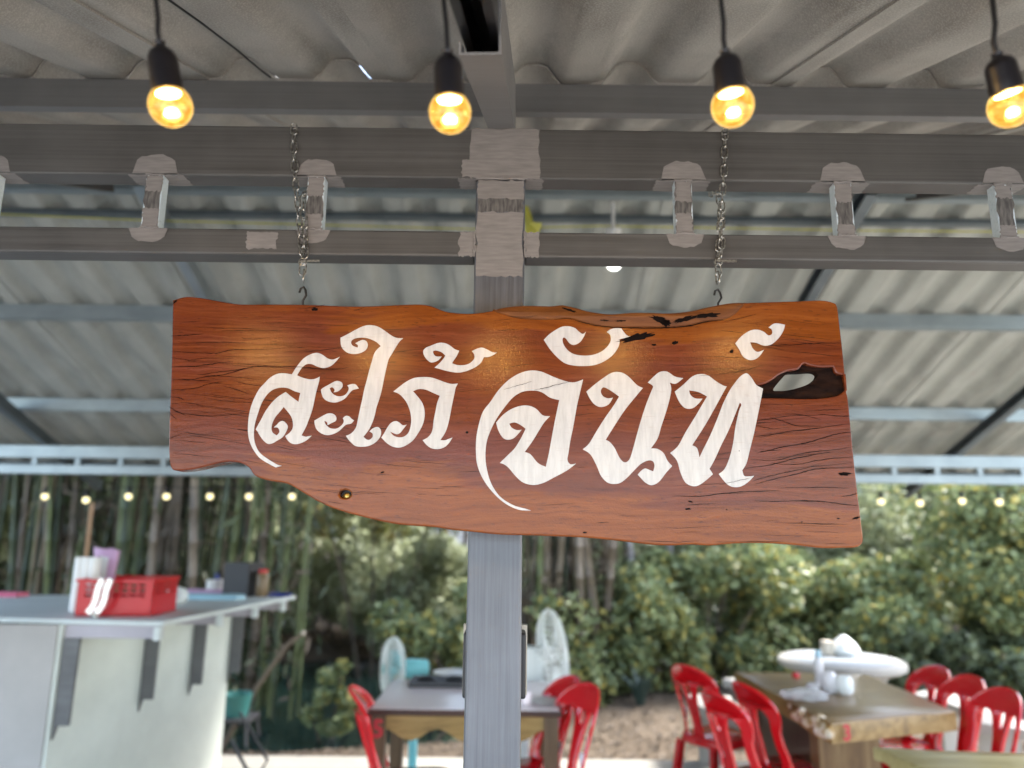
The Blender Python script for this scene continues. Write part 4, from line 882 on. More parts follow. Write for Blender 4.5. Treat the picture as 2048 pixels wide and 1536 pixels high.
b = MB(); b.prism([[(-.12, -.05), (.1, -.06), (.12, .05), (-.1, .06)]], lambda x, y, d: q + Vector((x, y, .03 - d)), 0, .029, .01); b.build('fold', M['pink'], t_)
q = AY(171, 1110, 6.5); t_ = thing('bamboo_pole', 'thin light brown pole standing upright behind the counter', 'pole', (q.x, q.y, -.08))
M['pole'] = mat('pole_wood', (.32, .20, .11), .7); b = MB(); b.tube([(q.x, q.y, -.08), (q.x + .01, q.y, 1.0), (q.x, q.y, AY(171, 1005, 6.5).z)], .016, 8); b.build('pole', M['pole'], t_)
# folded stand, bucket and bent branch beyond the counter
t_ = thing('folding_stand', 'black folding stand with crossed legs beside the counter end', 'stand', AZ(500, 1500, 0))
b = MB()
ya_ = 5.2
b.tube([AY(462, 1480, ya_), AY(505, 1560, ya_)], .012, 8); b.tube([AY(480, 1425, ya_ + .1), AY(535, 1520, ya_ + .1), AY(520, 1545, ya_ + .1)], .010, 8); b.build('legs', M['black'], t_)
M['teal'] = mat('teal_plastic', (.05, .20, .18), .45)
q = AY(474, 1405, 6.4); t_ = thing('bucket', 'teal plastic bucket half hidden behind the counter end', 'bucket', (q.x, q.y, q.z - .11))
b = MB(); b.lathe([(.09, 0), (.115, .16), (.12, .17), (.11, .17), (.088, .01)], 20, Matrix.Translation((q.x, q.y, q.z - .1))); b.build('bucket', M['teal'], t_)
tb_ = thing('stool', 'dark stool under the teal bucket', 'stool', (q.x, q.y, 0)); b = MB(); b.span(q.x - .15, q.x + .15, q.y - .15, q.y + .15, q.z - .13, q.z - .101); b.build('seat', M['charcoal'], tb_, smooth=False)
for sx_ in (-1, 1):
    for sy_ in (-1, 1): b = MB(); b.tube([(q.x + sx_ * .13, q.y + sy_ * .13, q.z - .13), (q.x + sx_ * .15, q.y + sy_ * .15, 0)], .014, 6); b.build('leg', M['charcoal'], tb_)
M['bark'] = mat('bark', (.17, .13, .09), .9)
t_ = thing('branch', 'bent brown branch leaning out beside the counter with a pale cut end', 'branch', AY(475, 1440, 6.6))
b = MB(); pts = [AY(u, v_, 6.6) for u, v_ in ((440, 1500), (478, 1435), (510, 1380), (545, 1330), (575, 1290), (605, 1268))]; b.tube(pts, [.026, .024, .022, .019, .017, .015], 8); b.build('stem', M['bark'], t_)
M['cut'] = mat('cut_wood', (.55, .48, .40), .8); b = MB(); b.tube([pts[-1], pts[-1] + (pts[-1] - pts[-2]).normalized() * .02], .017, 8); b.build('cut_end', M['cut'], t_)

# ------------------------------------------------------------------ tables
def woodm(name, lo, mid, hi, sc=(2, 40, 40), rough=.35):
    m = mat(name, mid, rough); k = N(m); gr = k.noise(k.co(scale=sc), 1.0, 7, .6, .4); k.base(k.ramp(gr, [(.3, lo), (.5, mid), (.72, hi)])); k.bump(gr, .15, .001); return m
M['slab'] = woodm('olive_brown_slab', (.15, .088, .034), (.25, .155, .066), (.34, .23, .11), (2.5, 18, 18), .3)
M['slab_edge'] = woodm('golden_slab_edge', (.13, .07, .022), (.26, .155, .045), (.36, .23, .09), (20, 3, 20), .4)
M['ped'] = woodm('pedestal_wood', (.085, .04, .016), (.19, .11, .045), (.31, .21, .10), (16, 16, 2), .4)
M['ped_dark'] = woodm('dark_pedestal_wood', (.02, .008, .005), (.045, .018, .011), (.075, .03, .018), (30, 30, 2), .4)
M['yslab'] = woodm('straw_yellow_slab', (.26, .20, .075), (.38, .31, .13), (.47, .40, .19), (3, 22, 20), .35)
TZ = .76
def slab_table(label, corners, th, mt, medge, ped=None, px=None):
    cs = [AZ(u, v_, TZ) for u, v_ in corners]; c0 = sum(cs, Vector()) / len(cs)
    t_ = thing('wooden_table', label, 'table', (c0.x, c0.y, 0))
    loop = []
    for i, p in enumerate(cs):
        q = cs[(i + 1) % len(cs)]
        for j in range(7):
            w_ = p.lerp(q, j / 7); e = .012 if 0 < j else 0; loop.append((w_.x + random.uniform(-e, e), w_.y + random.uniform(-e, e)))
    b = MB(); b.prism([loop], lambda a, q, d: Vector((a, q, TZ - d)), 0, th, .008); o = b.build('tabletop', mt, t_); o.data.materials.append(medge)
    for p in o.data.polygons:
        if abs(p.normal.z) < .6: p.material_index = 1
    return t_, cs
tw, cs = slab_table('thick live edge wooden table marked with a red 3 at the right', [(1468, 1343), (1662, 1447), (1912, 1422), (1735, 1349)], .095, M['slab'], M['slab_edge'])
cm = sum(cs, Vector()) / 4
x0_, x1_ = cs[1].x + .05, cs[2].x - .42; yf = cs[1].y + .30
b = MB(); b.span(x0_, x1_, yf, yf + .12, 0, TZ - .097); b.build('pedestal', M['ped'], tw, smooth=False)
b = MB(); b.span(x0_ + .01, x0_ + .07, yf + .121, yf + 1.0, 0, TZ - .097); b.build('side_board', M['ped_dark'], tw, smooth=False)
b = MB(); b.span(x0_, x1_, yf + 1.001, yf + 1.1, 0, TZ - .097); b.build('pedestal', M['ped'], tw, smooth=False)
# pale gnarled corner on the live edge
m = mat('pale_knotty_edge', (.6, .5, .4), .6); k = N(m); k.base(k.ramp(k.noise(k.co(), 22, 5), [(.4, (.38, .22, .06)), (.52, (.62, .50, .36)), (.65, (.72, .66, .60))])); M['knotty'] = m
b = MB()
for i in range(16):
    t = i / 15; p = cs[1].lerp(cs[0], t * .34); r_ = .035 - .016 * t + random.uniform(-.005, .01)
    b.lathe([(r_ * .3, -r_), (r_ * .85, -r_ * .5), (r_, 0), (r_ * .8, r_ * .6), (r_ * .3, r_)], 8, Matrix.Translation((p.x + random.uniform(-.02, .02), p.y + .01, TZ - .04 + random.uniform(-.02, .02))))
stuff(b.build('gnarled_edge', M['knotty'], tw))
M['redp'] = mat('red_marker_paint', (.45, .02, .03), .5)
def digit(ch, p, size, parent, ry=0):
    cu = bpy.data.curves.new('digit', 'FONT'); cu.body = ch; cu.size = size; cu.extrude = .001; cu.offset = size * .035; cu.align_x = 'CENTER'; cu.align_y = 'CENTER'
    to = bpy.data.objects.new('tmp', cu); COL.objects.link(to); dg = bpy.context.evaluated_depsgraph_get(); me = bpy.data.meshes.new_from_object(to.evaluated_get(dg)); bpy.data.objects.remove(to)
    me.materials.clear(); me.materials.append(M['redp']); o = link('painted_number', me, parent, p - root_of(parent), (math.pi / 2, 0, ry)); return o
p = cs[1].lerp(cs[2], .10); digit('3', Vector((p.x, p.y - .022, TZ - .047)), .10, tw, math.atan2((cs[2] - cs[1]).y, (cs[2] - cs[1]).x))
M['glassy'] = mat('clear_plastic', (.72, .70, .72), .12)
# things on the wooden table
for i, (u, v_, r_, h_, mt, lb, nm) in enumerate(((1640, 1372, .028, .17, 'glassy', 'clear bottle with a blue top on the wooden table', 'bottle'), (1660, 1385, .045, .12, 'glassy', 'clear plastic cup stack in the middle of the wooden table', 'cup'), (1690, 1388, .05, .10, 'clear', 'frosted tumbler at the right of the cups on the wooden table', 'cup'), (1628, 1382, .04, .05, 'glassy', 'low clear bowl at the left of the cups on the wooden table', 'bowl'))):
    q = AZ(u, v_, TZ); t_ = thing(nm, lb, nm, (q.x, q.y, TZ)); b = MB(); b.lathe([(r_ * .8, .001), (r_, h_ * .2), (r_ * .95, h_ * .8), (r_ * .6, h_)], 16, Matrix.Translation((q.x, q.y, TZ))); b.build('body', M[mt], t_)
    if nm == 'bottle': b = MB(); b.lathe([(r_ * .65, h_), (r_ * .6, h_ + .04)], 12, Matrix.Translation((q.x, q.y, TZ))); b.build('cap', M['blue_film'], t_)
q = AZ(1592, 1355, TZ); t_ = thing('red_coaster', 'small red plastic disc lying on the wooden table', 'coaster', (q.x, q.y, TZ)); b = MB(); b.lathe([(.024, .001), (.024, .02), (.018, .03)], 14, Matrix.Translation((q.x, q.y, TZ))); b.build('cap', M['red'], t_)
q = AZ(1612, 1398, TZ); t_ = thing('plastic_bag', 'crumpled clear plastic bag beside the pale knotty edge of the wooden table', 'bag', (q.x, q.y, TZ))
bm = bmesh.new(); bmesh.ops.create_icosphere(bm, subdivisions=3, radius=1)
for v_ in bm.verts:
    n_ = v_.co.normalized(); e = 1 + random.uniform(-.16, .16); v_.co = Vector((n_.x * .13 * e, n_.y * .10 * e, max(-.02, n_.z * .035 * e) + .022))
me = bpy.data.meshes.new('film'); bm.to_mesh(me); bm.free()
m = mat('clear_film', (.8, .8, .82), .12); m.node_tree.nodes['Principled BSDF'].inputs['Alpha'].default_value = .45; me.materials.append(m); link('film', me, t_)
# front table
ty, cs = slab_table('straw yellow wooden table cut off by the lower right corner', [(1746, 1494), (1900, 1560), (2200, 1560), (2160, 1512)], .05, M['yslab'], M['yslab'])
for p in (cs[1], cs[2]): b = MB(); b.box((p.x * .98, p.y + .05, (TZ - .05) / 2), (.07, .07, TZ - .052)); b.build('leg', M['yslab'], ty, smooth=False)
for p in (cs[0], cs[3]): b = MB(); b.box((p.x + .08, p.y - .08, (TZ - .05) / 2), (.07, .07, TZ - .052)); b.build('leg', M['yslab'], ty, smooth=False)
# dining table with cover, left of centre
M['tdark'] = woodm('dark_brown_wood', (.02, .008, .005), (.045, .018, .012), (.08, .035, .02), (4, 30, 30)); M['tgold'] = woodm('golden_apron_wood', (.16, .09, .02), (.28, .17, .045), (.37, .24, .08), (4, 30, 30)); M['tleg'] = woodm('brown_leg_wood', (.05, .028, .012), (.10, .058, .025), (.17, .10, .05), (30, 30, 3))
a, c, d_ = AZ(735, 1419, TZ), AZ(1122, 1416, TZ), AZ(1072, 1366, TZ); tx0, tx1, ty0, ty1 = a.x, c.x, a.y, d_.y + .05
td = thing('dining_table', 'dining table with pale pink cover and golden scalloped apron behind the post', 'table', ((tx0 + tx1) / 2, (ty0 + ty1) / 2, 0))
b = MB(); b.span(tx0, tx1, ty0, ty1, TZ - .03, TZ); o = b.build('tabletop', M['tdark'], td, smooth=False); bv = o.modifiers.new('bevel', 'BEVEL'); bv.width = .008; bv.segments = 2
M['cover'] = mat('pale_pink_cover', (.86, .76, .77), .2)
b = MB(); b.span(tx0 + .012, tx1 - .012, ty0 + .008, ty1 - .012, TZ + .001, TZ + .004); b.build('table_cover', M['cover'], td, smooth=False)
def scallop(w_, n=24):
    top = [(0, 0), (w_, 0)]; bot = [(w_ - w_ * i / n, -.095 + .03 * math.cos((i / n) * 2 * math.pi * 3) * (1 if 0 < i < n else 1)) for i in range(n + 1)]
    return [top + bot]
b = MB(); b.prism(scallop(tx1 - tx0 - .16), lambda x, z, d: Vector((tx0 + .08 + x, ty0 + .03 + d, TZ - .031 + z)), 0, .018); b.build('apron', M['tgold'], td, smooth=False)
b = MB(); b.prism(scallop(ty1 - ty0 - .16), lambda x, z, d: Vector((tx0 + .03 + d, ty0 + .08 + x, TZ - .031 + z)), 0, .018); b.build('apron', M['tgold'], td, smooth=False)
b = MB(); b.prism(scallop(ty1 - ty0 - .16), lambda x, z, d: Vector((tx1 - .05 + d, ty0 + .08 + x, TZ - .031 + z)), 0, .018); b.build('apron', M['tgold'], td, smooth=False)
for x in (tx0 + .055, tx1 - .055):
    for y in (ty0 + .055, ty1 - .055): b = MB(); b.box((x, y, (TZ - .031) / 2), (.075, .075, TZ - .032)); b.build('leg', M['tleg'], td, smooth=False)
digit('5', Vector((tx0 + .055, ty0 + .0145, TZ - .10)), .12, td)
q = AZ(878, 1371, TZ); t_ = thing('stove', 'low black tabletop stove near the back of the dining table', 'stove', (q.x, q.y, TZ + .005))
b = MB(); b.span(q.x - .17, q.x + .19, q.y - .10, q.y + .12, TZ + .006, TZ + .035); b.build('body', M['charcoal'], t_, smooth=False)
for s_ in (-.08, .09): b = MB(); b.lathe([(.05, .036), (.058, .05), (.04, .05), (.03, .04)], 14, Matrix.Translation((q.x + s_, q.y, TZ))); b.build('burner', M['black'], t_)
q = AZ(900, 1362, TZ); t_ = thing('plate', 'white plate behind the black stove', 'plate', (q.x, q.y + .06, TZ + .005)); b = MB(); b.lathe([(.06, .005), (.12, .03), (.115, .033), (.06, .010)], 20, Matrix.Translation((q.x, q.y + .12, TZ + .002))); b.build('plate', M['whitep'], t_)
q = AZ(1093, 1414, TZ); t_ = thing('plate', 'flat white dish near the right front edge of the dining table', 'plate', (q.x, q.y + .06, TZ + .005)); b = MB(); b.lathe([(.05, .001), (.085, .012), (.08, .014), (.05, .006)], 20, Matrix.Translation((q.x, q.y + .08, TZ + .004))); b.build('plate', M['whitep'], t_)
q = AZ(1052, 1414, TZ); t_ = thing('cup', 'pale pink cup on the dining table just right of the post', 'cup', (q.x, q.y + .05, TZ + .005)); b = MB(); b.lathe([(.028, .001), (.03, .06), (.026, .065)], 14, Matrix.Translation((q.x, q.y + .05, TZ + .004))); b.build('body', M['cover'], t_)
# round concrete table and benches
M['stone'] = paint_panel('white_terrazzo', (.38, .365, .33)); M['stone_top'] = paint_panel('bluish_terrazzo_top', (.30, .33, .35))
RT_ = AZ(1681, 1317, .75); tr_ = thing('round_table', 'round white terrazzo table outside with a white bundle on it', 'table', (RT_.x, RT_.y, 0)); rr_ = .455
b = MB(); b.lathe([(rr_ - .03, .68), (rr_, .70), (rr_, .735), (rr_ - .02, .75)], 40, Matrix.Translation((RT_.x, RT_.y, 0))); b.build('tabletop', M['stone'], tr_)
b = MB(); b.lathe([(rr_ - .06, .7505), (rr_ - .065, .753)], 40, Matrix.Translation((RT_.x, RT_.y, 0))); b.build('inlay', M['stone_top'], tr_)
b = MB(); b.lathe([(.30, 0), (.26, .1), (.24, .5), (.36, .678)], 8, Matrix.Translation((RT_.x, RT_.y, 0))); b.build('pedestal', M['stone'], tr_, smooth=False)
def arc_bench(a0, a1, label, R0=.82, R1=1.14):
    am = (a0 + a1) / 2; t_ = thing('bench', label, 'bench', (RT_.x + .98 * math.cos(am), RT_.y + .98 * math.sin(am), 0), group='curved terrazzo benches')
    n = 12; lo_ = [(R0 * math.cos(a0 + (a1 - a0) * i / n), R0 * math.sin(a0 + (a1 - a0) * i / n)) for i in range(n + 1)] + [(R1 * math.cos(a1 + (a0 - a1) * i / n), R1 * math.sin(a1 + (a0 - a1) * i / n)) for i in range(n + 1)]
    b = MB(); b.prism([lo_], lambda x, y, d: Vector((RT_.x + x, RT_.y + y, .43 - d)), 0, .07, .012); b.build('seat', M['stone'], t_)
    for q_ in (.2, .8):
        a = a0 + (a1 - a0) * q_; c_ = Vector((RT_.x + .98 * math.cos(a), RT_.y + .98 * math.sin(a), .18)); b = MB(); b.box(c_, (.24, .09, .36), Matrix.Rotation(a, 3, 'Z')); b.build('support', M['stone'], t_, smooth=False)
arc_bench(rad(165), rad(235), 'curved white terrazzo bench left of the round table behind the red chairs'); arc_bench(rad(-40), rad(30), 'curved white terrazzo bench right of the round table'); arc_bench(rad(70), rad(125), 'curved white terrazzo bench behind the round table')
q = AZ(1664, 1310, .755); t_ = thing('bundle', 'white plastic bag bundle on the round table', 'bag', q + Vector((.1, 0, 0)))
b = MB(); b.lathe([(.09, .003), (.12, .04), (.09, .09), (.03, .14), (.008, .15)], 9, Matrix.Translation(q + Vector((.10, 0, 0)))); b.build('film', M['clear'], t_)
t_ = thing('napkin_box', 'cream napkin box beside the white bundle on the round table', 'box', q); b = MB(); b.box(q + Vector((-.03, 0, .055)), (.07, .10, .10)); b.build('box', M['cream'], t_, smooth=False)

# ------------------------------------------------------------------ red chairs
m = mat('glossy_red_plastic', (.62, .010, .016), .16); m.node_tree.nodes['Principled BSDF'].inputs['Coat Weight'].default_value = .3; M['chair'] = m
M['stick'] = mat('white_sticker', (.75, .72, .75), .5)
def make_chair(label):
    t_ = thing('red_chair', label, 'chair', (0, 0, 0), group='red plastic chairs')
    def V(x, y, z): return Vector((x, y, z))
    sq = []
    for i in range(40):
        a = 2 * math.pi * i / 40; cx_, sy_ = math.cos(a), math.sin(a); e = .42
        sq.append((.190 * abs(cx_) ** e * (1 if cx_ > 0 else -1) * (1 - .06 * (sy_ > 0)), .20 * abs(sy_) ** e * (1 if sy_ > 0 else -1)))
    b = MB(); b.prism([sq], lambda x, y, d: V(x, y, .45 - d - .012 * math.exp(-((x / .12) ** 2 + (y / .12) ** 2)) * (d < .02)), 0, .045, .014); b.build('seat', M['chair'], t_)
    for sx_ in (-1, 1):
        for sy_ in (-1, 1):
            b = MB(); b.beam((sx_ * .17, sy_ * .165, .405), (sx_ * .215, sy_ * .21, 0), .05, .035, (sx_, 0, .01)); b.build('leg', M['chair'], t_, smooth=False)
    def hoop(txt):
        P = [tuple(float(q) for q in w.split(',')) for w in txt.split()]; o = []
        for i in range(len(P)):
            p0, p1, p2, p3 = P[i - 1], P[i], P[(i + 1) % len(P)], P[(i + 2) % len(P)]
            for kk in range(3):
                t = kk / 3; o.append(tuple(.5 * (2 * p1[j] + (p2[j] - p0[j]) * t + (2 * p0[j] - 5 * p1[j] + 4 * p2[j] - p3[j]) * t * t + (3 * p1[j] - p0[j] - 3 * p2[j] + p3[j]) * t ** 3) for j in (0, 1)))
        return o
    outer = hoop('-.155,0 -.152,.08 -.146,.16 -.150,.24 -.162,.30 -.158,.36 -.125,.415 -.07,.448 0,.46 .07,.448 .125,.415 .158,.36 .162,.30 .150,.24 .146,.16 .152,.08 .155,0 .08,-.01 0,-.012 -.08,-.01')
    hl = hoop('-.120,.04 -.114,.15 -.118,.24 -.124,.30 -.10,.345 -.065,.335 -.045,.27 -.032,.18 -.032,.04 -.08,.02'); hr = [(-x, z) for x, z in reversed(hl)]
    hc = hoop('-.012,.27 -.016,.33 0,.35 .016,.33 .012,.27 0,.26')
    def F(x, z, d):
        # curl the whole back about the sitter and lean it
        return V(x, .165 + z * .34 - 2.6 * x * x * (1 if z > .02 else .6) + (.02 if z < .1 else 0) * (1 - z / .1) + d, .44 + z * .95 - abs(d) * .1)
    b = MB(); b.prism([outer, hl, hr, hc], F, 0, .020, .006)
    # split long triangles so the curl is smooth
    bm = bmesh.new(); vs = [bm.verts.new(p) for p in b.v]
    for f in b.f:
        try: bm.faces.new([vs[i] for i in f])
        except ValueError: pass
    me = bpy.data.meshes.new('backrest'); bm.to_mesh(me); bm.free(); me.materials.append(M['chair']); me.shade_smooth(); me.set_sharp_from_angle(angle=.9); link('backrest', me, t_)
    b = MB(); b.tube([F(x, z + .004, .01) for x, z in outer[9:45]], [.009] * 36, 6); b.build('back_rim', M['chair'], t_, local=True)
    b = MB(); b.box(F(.132, .13, -.004), (.028, .004, .07)); b.build('sticker', M['stick'], t_, smooth=False, local=True)
    return t_
ch0 = make_chair('red plastic chair at the left side of the dining table, seen from its side')
def chair_at(u, v_, facing, label, first=False, ztop=.875):
    p = AZ(u, v_, ztop); t_ = ch0 if first else tree_copy(ch0, label=label)
    # local front is -y; back top sits .275 behind centre
    a = facing; f = Vector((math.cos(a), math.sin(a), 0)); c_ = p + f * .30
    t_.location = (c_.x, c_.y, .001); t_.rotation_euler = (0, 0, a + math.pi / 2); return t_
chair_at(712, 1376, rad(5), '', True)
chair_at(1172, 1372, rad(214), 'red plastic chair at the right side of the dining table, nearer one')
chair_at(1140, 1357, rad(205), 'red plastic chair at the right side of the dining table, farther one')
chair_at(1372, 1332, rad(38), 'farthest red chair on the left side of the wooden table marked 3')
chair_at(1428, 1385, rad(24), 'nearest red chair on the left side of the wooden table marked 3')
chair_at(1488, 1368, rad(18), 'middle red chair on the left side of the wooden table marked 3, its seat showing')
chair_at(1872, 1336, rad(192), 'farthest red chair on the right side of the wooden table marked 3')
chair_at(1938, 1355, rad(192), 'middle red chair on the right side of the wooden table marked 3')
chair_at(2005, 1381, rad(192), 'nearest red chair on the right side of the wooden table marked 3')

# ------------------------------------------------------------------ pedestal fans
M['turq'] = mat('turquoise_plastic', (.22, .62, .66), .4); M['wire'] = mat('pale_fan_wire', (.80, .83, .80), .45); M['fanw'] = mat('white_fan_plastic', (.82, .85, .82), .4); M['fing'] = mat('grey_fan_plastic', (.45, .45, .44), .5)
def fan(label, u, v_, y, R_, az, el, body, blade, base_dx, nw=44):
    c = AY(u, v_, y); ax = Vector((math.cos(az) * math.cos(el), math.sin(az) * math.cos(el), math.sin(el)))    # towards the front of the fan
    t_ = thing('pedestal_fan', label, 'fan', (c.x - ax.x * .15, c.y - ax.y * .15, 0), group='pedestal fans by the dining table')
    T = Matrix.Translation(c) @ ax.to_track_quat('Z', 'Y').to_matrix().to_4x4()
    b = MB(); d = R_ * .30
    for s_ in (1, -1):
        for i in range(nw):
            a = 2 * math.pi * i / nw; pts = [T @ Vector((R_ * q * math.cos(a), R_ * q * math.sin(a), s_ * d * math.sqrt(max(0, 1 - q ** 2.6)))) for q in (.16, .5, .8, .95, 1.0)]
            b.tube(pts, .0036, 4)
    for rr, zz in ((1.0, 0), (.6, d * .83), (.6, -d * .83)):
        b.tube([T @ Vector((R_ * rr * math.cos(a), R_ * rr * math.sin(a), zz)) for a in [2 * math.pi * i / 40 for i in range(40)]], .005 if rr == 1 else .002, 6, closed=True)
    b.build('guard', M['wire'], t_)
    b = MB(); b.lathe([(.01, d + .004), (R_ * .17, d), (R_ * .17, d - .006)], 20, T); b.build('badge', M[body], t_)
    for kk in range(3):
        b = MB(); a0 = kk * 2 * math.pi / 3 + .4; vs = []; n = 8
        for i in range(n + 1):
            q = .18 + .70 * i / n; w_ = .16 + .30 * math.sin(math.pi * min(1, i / n * .8 + .1))
            for s_ in (-1, 1): a = a0 + s_ * w_ + q * .3; vs.append(T @ Vector((R_ * q * math.cos(a), R_ * q * math.sin(a), s_ * .022)))
        b.add(vs, [(2 * i, 2 * i + 1, 2 * i + 3, 2 * i + 2) for i in range(n)]); o = b.build('blade', M[blade], t_); sm = o.modifiers.new('thick', 'SOLIDIFY'); sm.thickness = .003
    b = MB(); b.lathe([(R_ * .18, -.03), (R_ * .2, 0), (R_ * .15, .03), (.01, .035)], 20, T); b.build('hub', M[blade], t_)
    b = MB(); b.lathe([(.02, -d - .19), (.055, -d - .18), (.062, -d - .10), (.062, -d - .02), (.05, -d)], 20, T); b.build('motor', M[body], t_)
    hz = c - ax * (d + .10); b = MB(); b.tube([hz + Vector((0, 0, -.05)), (hz.x, hz.y, .62)], [.03, .035], 12); b.build('neck', M[body], t_)
    b = MB(); b.tube([(hz.x, hz.y, .62), (hz.x, hz.y, .04)], .024 if base_dx else .03, 12); b.build('pole', M[body], t_)
    b = MB(); b.lathe([(.2, 0), (.2, .02), (.05, .045)], 28, Matrix.Translation((hz.x, hz.y, 0))); b.build('base', M[body], t_)
    return t_, hz
fan('turquoise pedestal fan with its guard turned away at the left of the dining table', 785, 1338, 5.25, .205, rad(205), rad(2), 'turq', 'turq', 0)
tf, hz = fan('large white pedestal fan right of the post behind the dining table', 1106, 1310, 5.0, .285, rad(-12), rad(8), 'fanw', 'fanw', 0)
b = MB(); c = AY(1062, 1330, 4.98); b.box(c, (.15, .14, .22)); b.build('control_box', M['fanw'], tf, smooth=False)
b = MB(); c = AY(1078, 1395, 4.98); b.box(c, (.16, .12, .26), taper=.5); b.build('stand', M['fing'], tf, smooth=False)

# ------------------------------------------------------------------ vegetation
def leafm(name, lo, hi, rough=.45, tr=.35, hue=None):
    m = bpy.data.materials.new(name); m.use_nodes = True; k = N(m); b_ = k.b
    g_ = k.n('NewGeometry'); stops = [(0, lo), (.8, hi)]
    if hue: stops += [(.9, hue)]
    c = k.ramp(g_.outputs['Random Per Island'], stops); k.base(c); b_.inputs['Roughness'].default_value = rough
    tl = k.n('BsdfTranslucent'); k.l(c, tl.inputs[0]); mx = k.n('MixShader'); mx.inputs[0].default_value = tr
    k.l(b_.outputs[0], mx.inputs[1]); k.l(tl.outputs[0], mx.inputs[2]); k.l(mx.outputs[0], m.node_tree.nodes['Material Output'].inputs[0]); return m
M['leaf_green'] = leafm('broad_green_leaf', (.12, .155, .065), (.31, .36, .165), .45, .35, (.46, .39, .11))  # leaf green, paled in the colour to stand for haze
M['leaf_grey'] = leafm('grey_green_leaf', (.21, .235, .135), (.44, .47, .28), .5)  # grey green leaf, paled further to imitate hazy air
M['leaf_yellow'] = leafm('yellowing_leaf', (.09, .12, .045), (.30, .28, .08), .5, .35, (.26, .15, .03))
M['leaf_dark'] = leafm('dark_leaf', (.06, .078, .038), (.17, .20, .10), .45)
M['leaf_dry'] = leafm('dry_bamboo_leaf', (.06, .042, .026), (.17, .13, .09), .7)
M['leaf_bamboo'] = leafm('bamboo_leaf', (.02, .035, .012), (.07, .085, .03), .5)
M['stem'] = mat('shrub_stem', (.13, .10, .07), .9)
def leaf_mesh(name, C, size, mt, aspect=1.7, droop=.3, seed=0, up=.5):
    rng = np.random.default_rng(seed); n = len(C)
    nm = rng.normal(size=(n, 3)); nm /= np.linalg.norm(nm, axis=1)[:, None]; nm += np.array([0, -.35, up]); nm /= np.linalg.norm(nm, axis=1)[:, None]
    d = rng.normal(size=(n, 3)); d[:, 2] -= droop; d -= nm * (d * nm).sum(1)[:, None]; d /= np.linalg.norm(d, axis=1)[:, None]
    w = np.cross(nm, d); s = size * rng.uniform(.55, 1.25, n)[:, None]
    L = s * aspect
    V = np.empty((n, 6, 3)); V[:, 0] = C - d * L * .5; V[:, 1] = C - d * L * .12 + w * s * .5 + nm * s * .08; V[:, 2] = C + d * L * .22 + w * s * .36 + nm * s * .06
    V[:, 3] = C + d * L * .5 - nm * s * .12; V[:, 4] = C + d * L * .22 - w * s * .36 + nm * s * .06; V[:, 5] = C - d * L * .12 - w * s * .5 + nm * s * .08
    me = bpy.data.meshes.new(name); me.vertices.add(n * 6); me.vertices.foreach_set('co', V.reshape(-1).astype(np.float32))
    me.loops.add(n * 8); me.polygons.add(n * 2)
    idx = np.array([0, 1, 2, 3, 0, 3, 4, 5])[None, :] + (np.arange(n) * 6)[:, None]
    me.loops.foreach_set('vertex_index', idx.reshape(-1).astype(np.int32)); me.polygons.foreach_set('loop_start', (np.arange(n * 2) * 4).astype(np.int32))
    me.materials.append(mt); me.update(); me.validate(); return me
def blob_points(n, w, d, h, z0, nb, rng):
    """leaves near the surface of a union of blobs; gaps stay between the blobs"""
    P = []; 
    bc = np.stack([rng.uniform(-w / 2, w / 2, nb), rng.uniform(-d / 2, d / 2, nb), z0 + h * rng.uniform(.05, .95, nb) ** .85], 1)
    br_ = rng.uniform(.12, .26, nb) * min(w, h) * 1.1
    which = rng.integers(0, nb, n); u = rng.normal(size=(n, 3)); u /= np.linalg.norm(u, axis=1)[:, None]
    return bc[which] + u * (br_[which] * (.45 + .6 * rng.random(n) ** .6))[:, None] * np.array([1, 1, .85]), bc
def shrub(label, u, dist, w, d, z0, h, mt, n, size, seed, name='shrub', group='shrubs beyond the shelter', aspect=1.6, nb=26, droop=.3):
    x = (u - 1024) / FPX * dist; g_ = gh(x, dist); rng = np.random.default_rng(seed)
    t_ = thing(name, label, 'shrub', (x, dist, g_), group=group)
    C, bc = blob_points(n, w, d, h, z0 - g_, nb, rng)
    o = link('foliage', leaf_mesh('foliage', C, size, M[mt], aspect, droop, seed), t_); stuff(o)
    for i in range(0, nb, 4):
        b = MB(); e = Vector(bc[i]); b.tube([(e.x * .15, e.y * .15, -.05), (e.x * .5, e.y * .5, e.z * .5), e], [.022, .014, .006], 5); b.build('stem', M['stem'], t_, local=True)
    return t_
# broad-leaved shrubs on the right
shrub('leafy green shrub between the post and the round table', 1240, 8.6, 1.5, 1.1, 0, 1.25, 'leaf_green', 7800, 0.060, 11)
shrub('leafy green shrub behind the farthest left red chair', 1400, 8.9, 1.7, 1.2, 0, 1.45, 'leaf_green', 9300, 0.062, 12)
shrub('broad leaved shrub directly behind the round table', 1580, 9.0, 1.8, 1.2, 0, 1.5, 'leaf_green', 9600, 0.064, 13)
shrub('broad leaved shrub right of the round table', 1760, 9.2, 1.7, 1.2, 0, 1.35, 'leaf_green', 8400, 0.064, 14)
shrub('tall green shrub at the right edge above the red chairs', 2010, 8.6, 1.6, 1.2, 0, 2.6, 'leaf_green', 13200, 0.062, 15, nb=40)
shrub('tall green shrub behind the lower right corner of the sign', 1640, 10.6, 2.4, 1.3, .4, 2.4, 'leaf_grey', 7600, .08, 16, nb=30)
shrub('grey green shrub among the trees right of the post', 1330, 13.4, 2.4, 1.2, .6, 2.2, 'leaf_dark', 5200, .07, 17, nb=20)
shrub('loose green shrub left of the tall one at the right edge', 1860, 11.0, 2.2, 1.2, .2, 2.3, 'leaf_grey', 6500, .08, 18, nb=24)
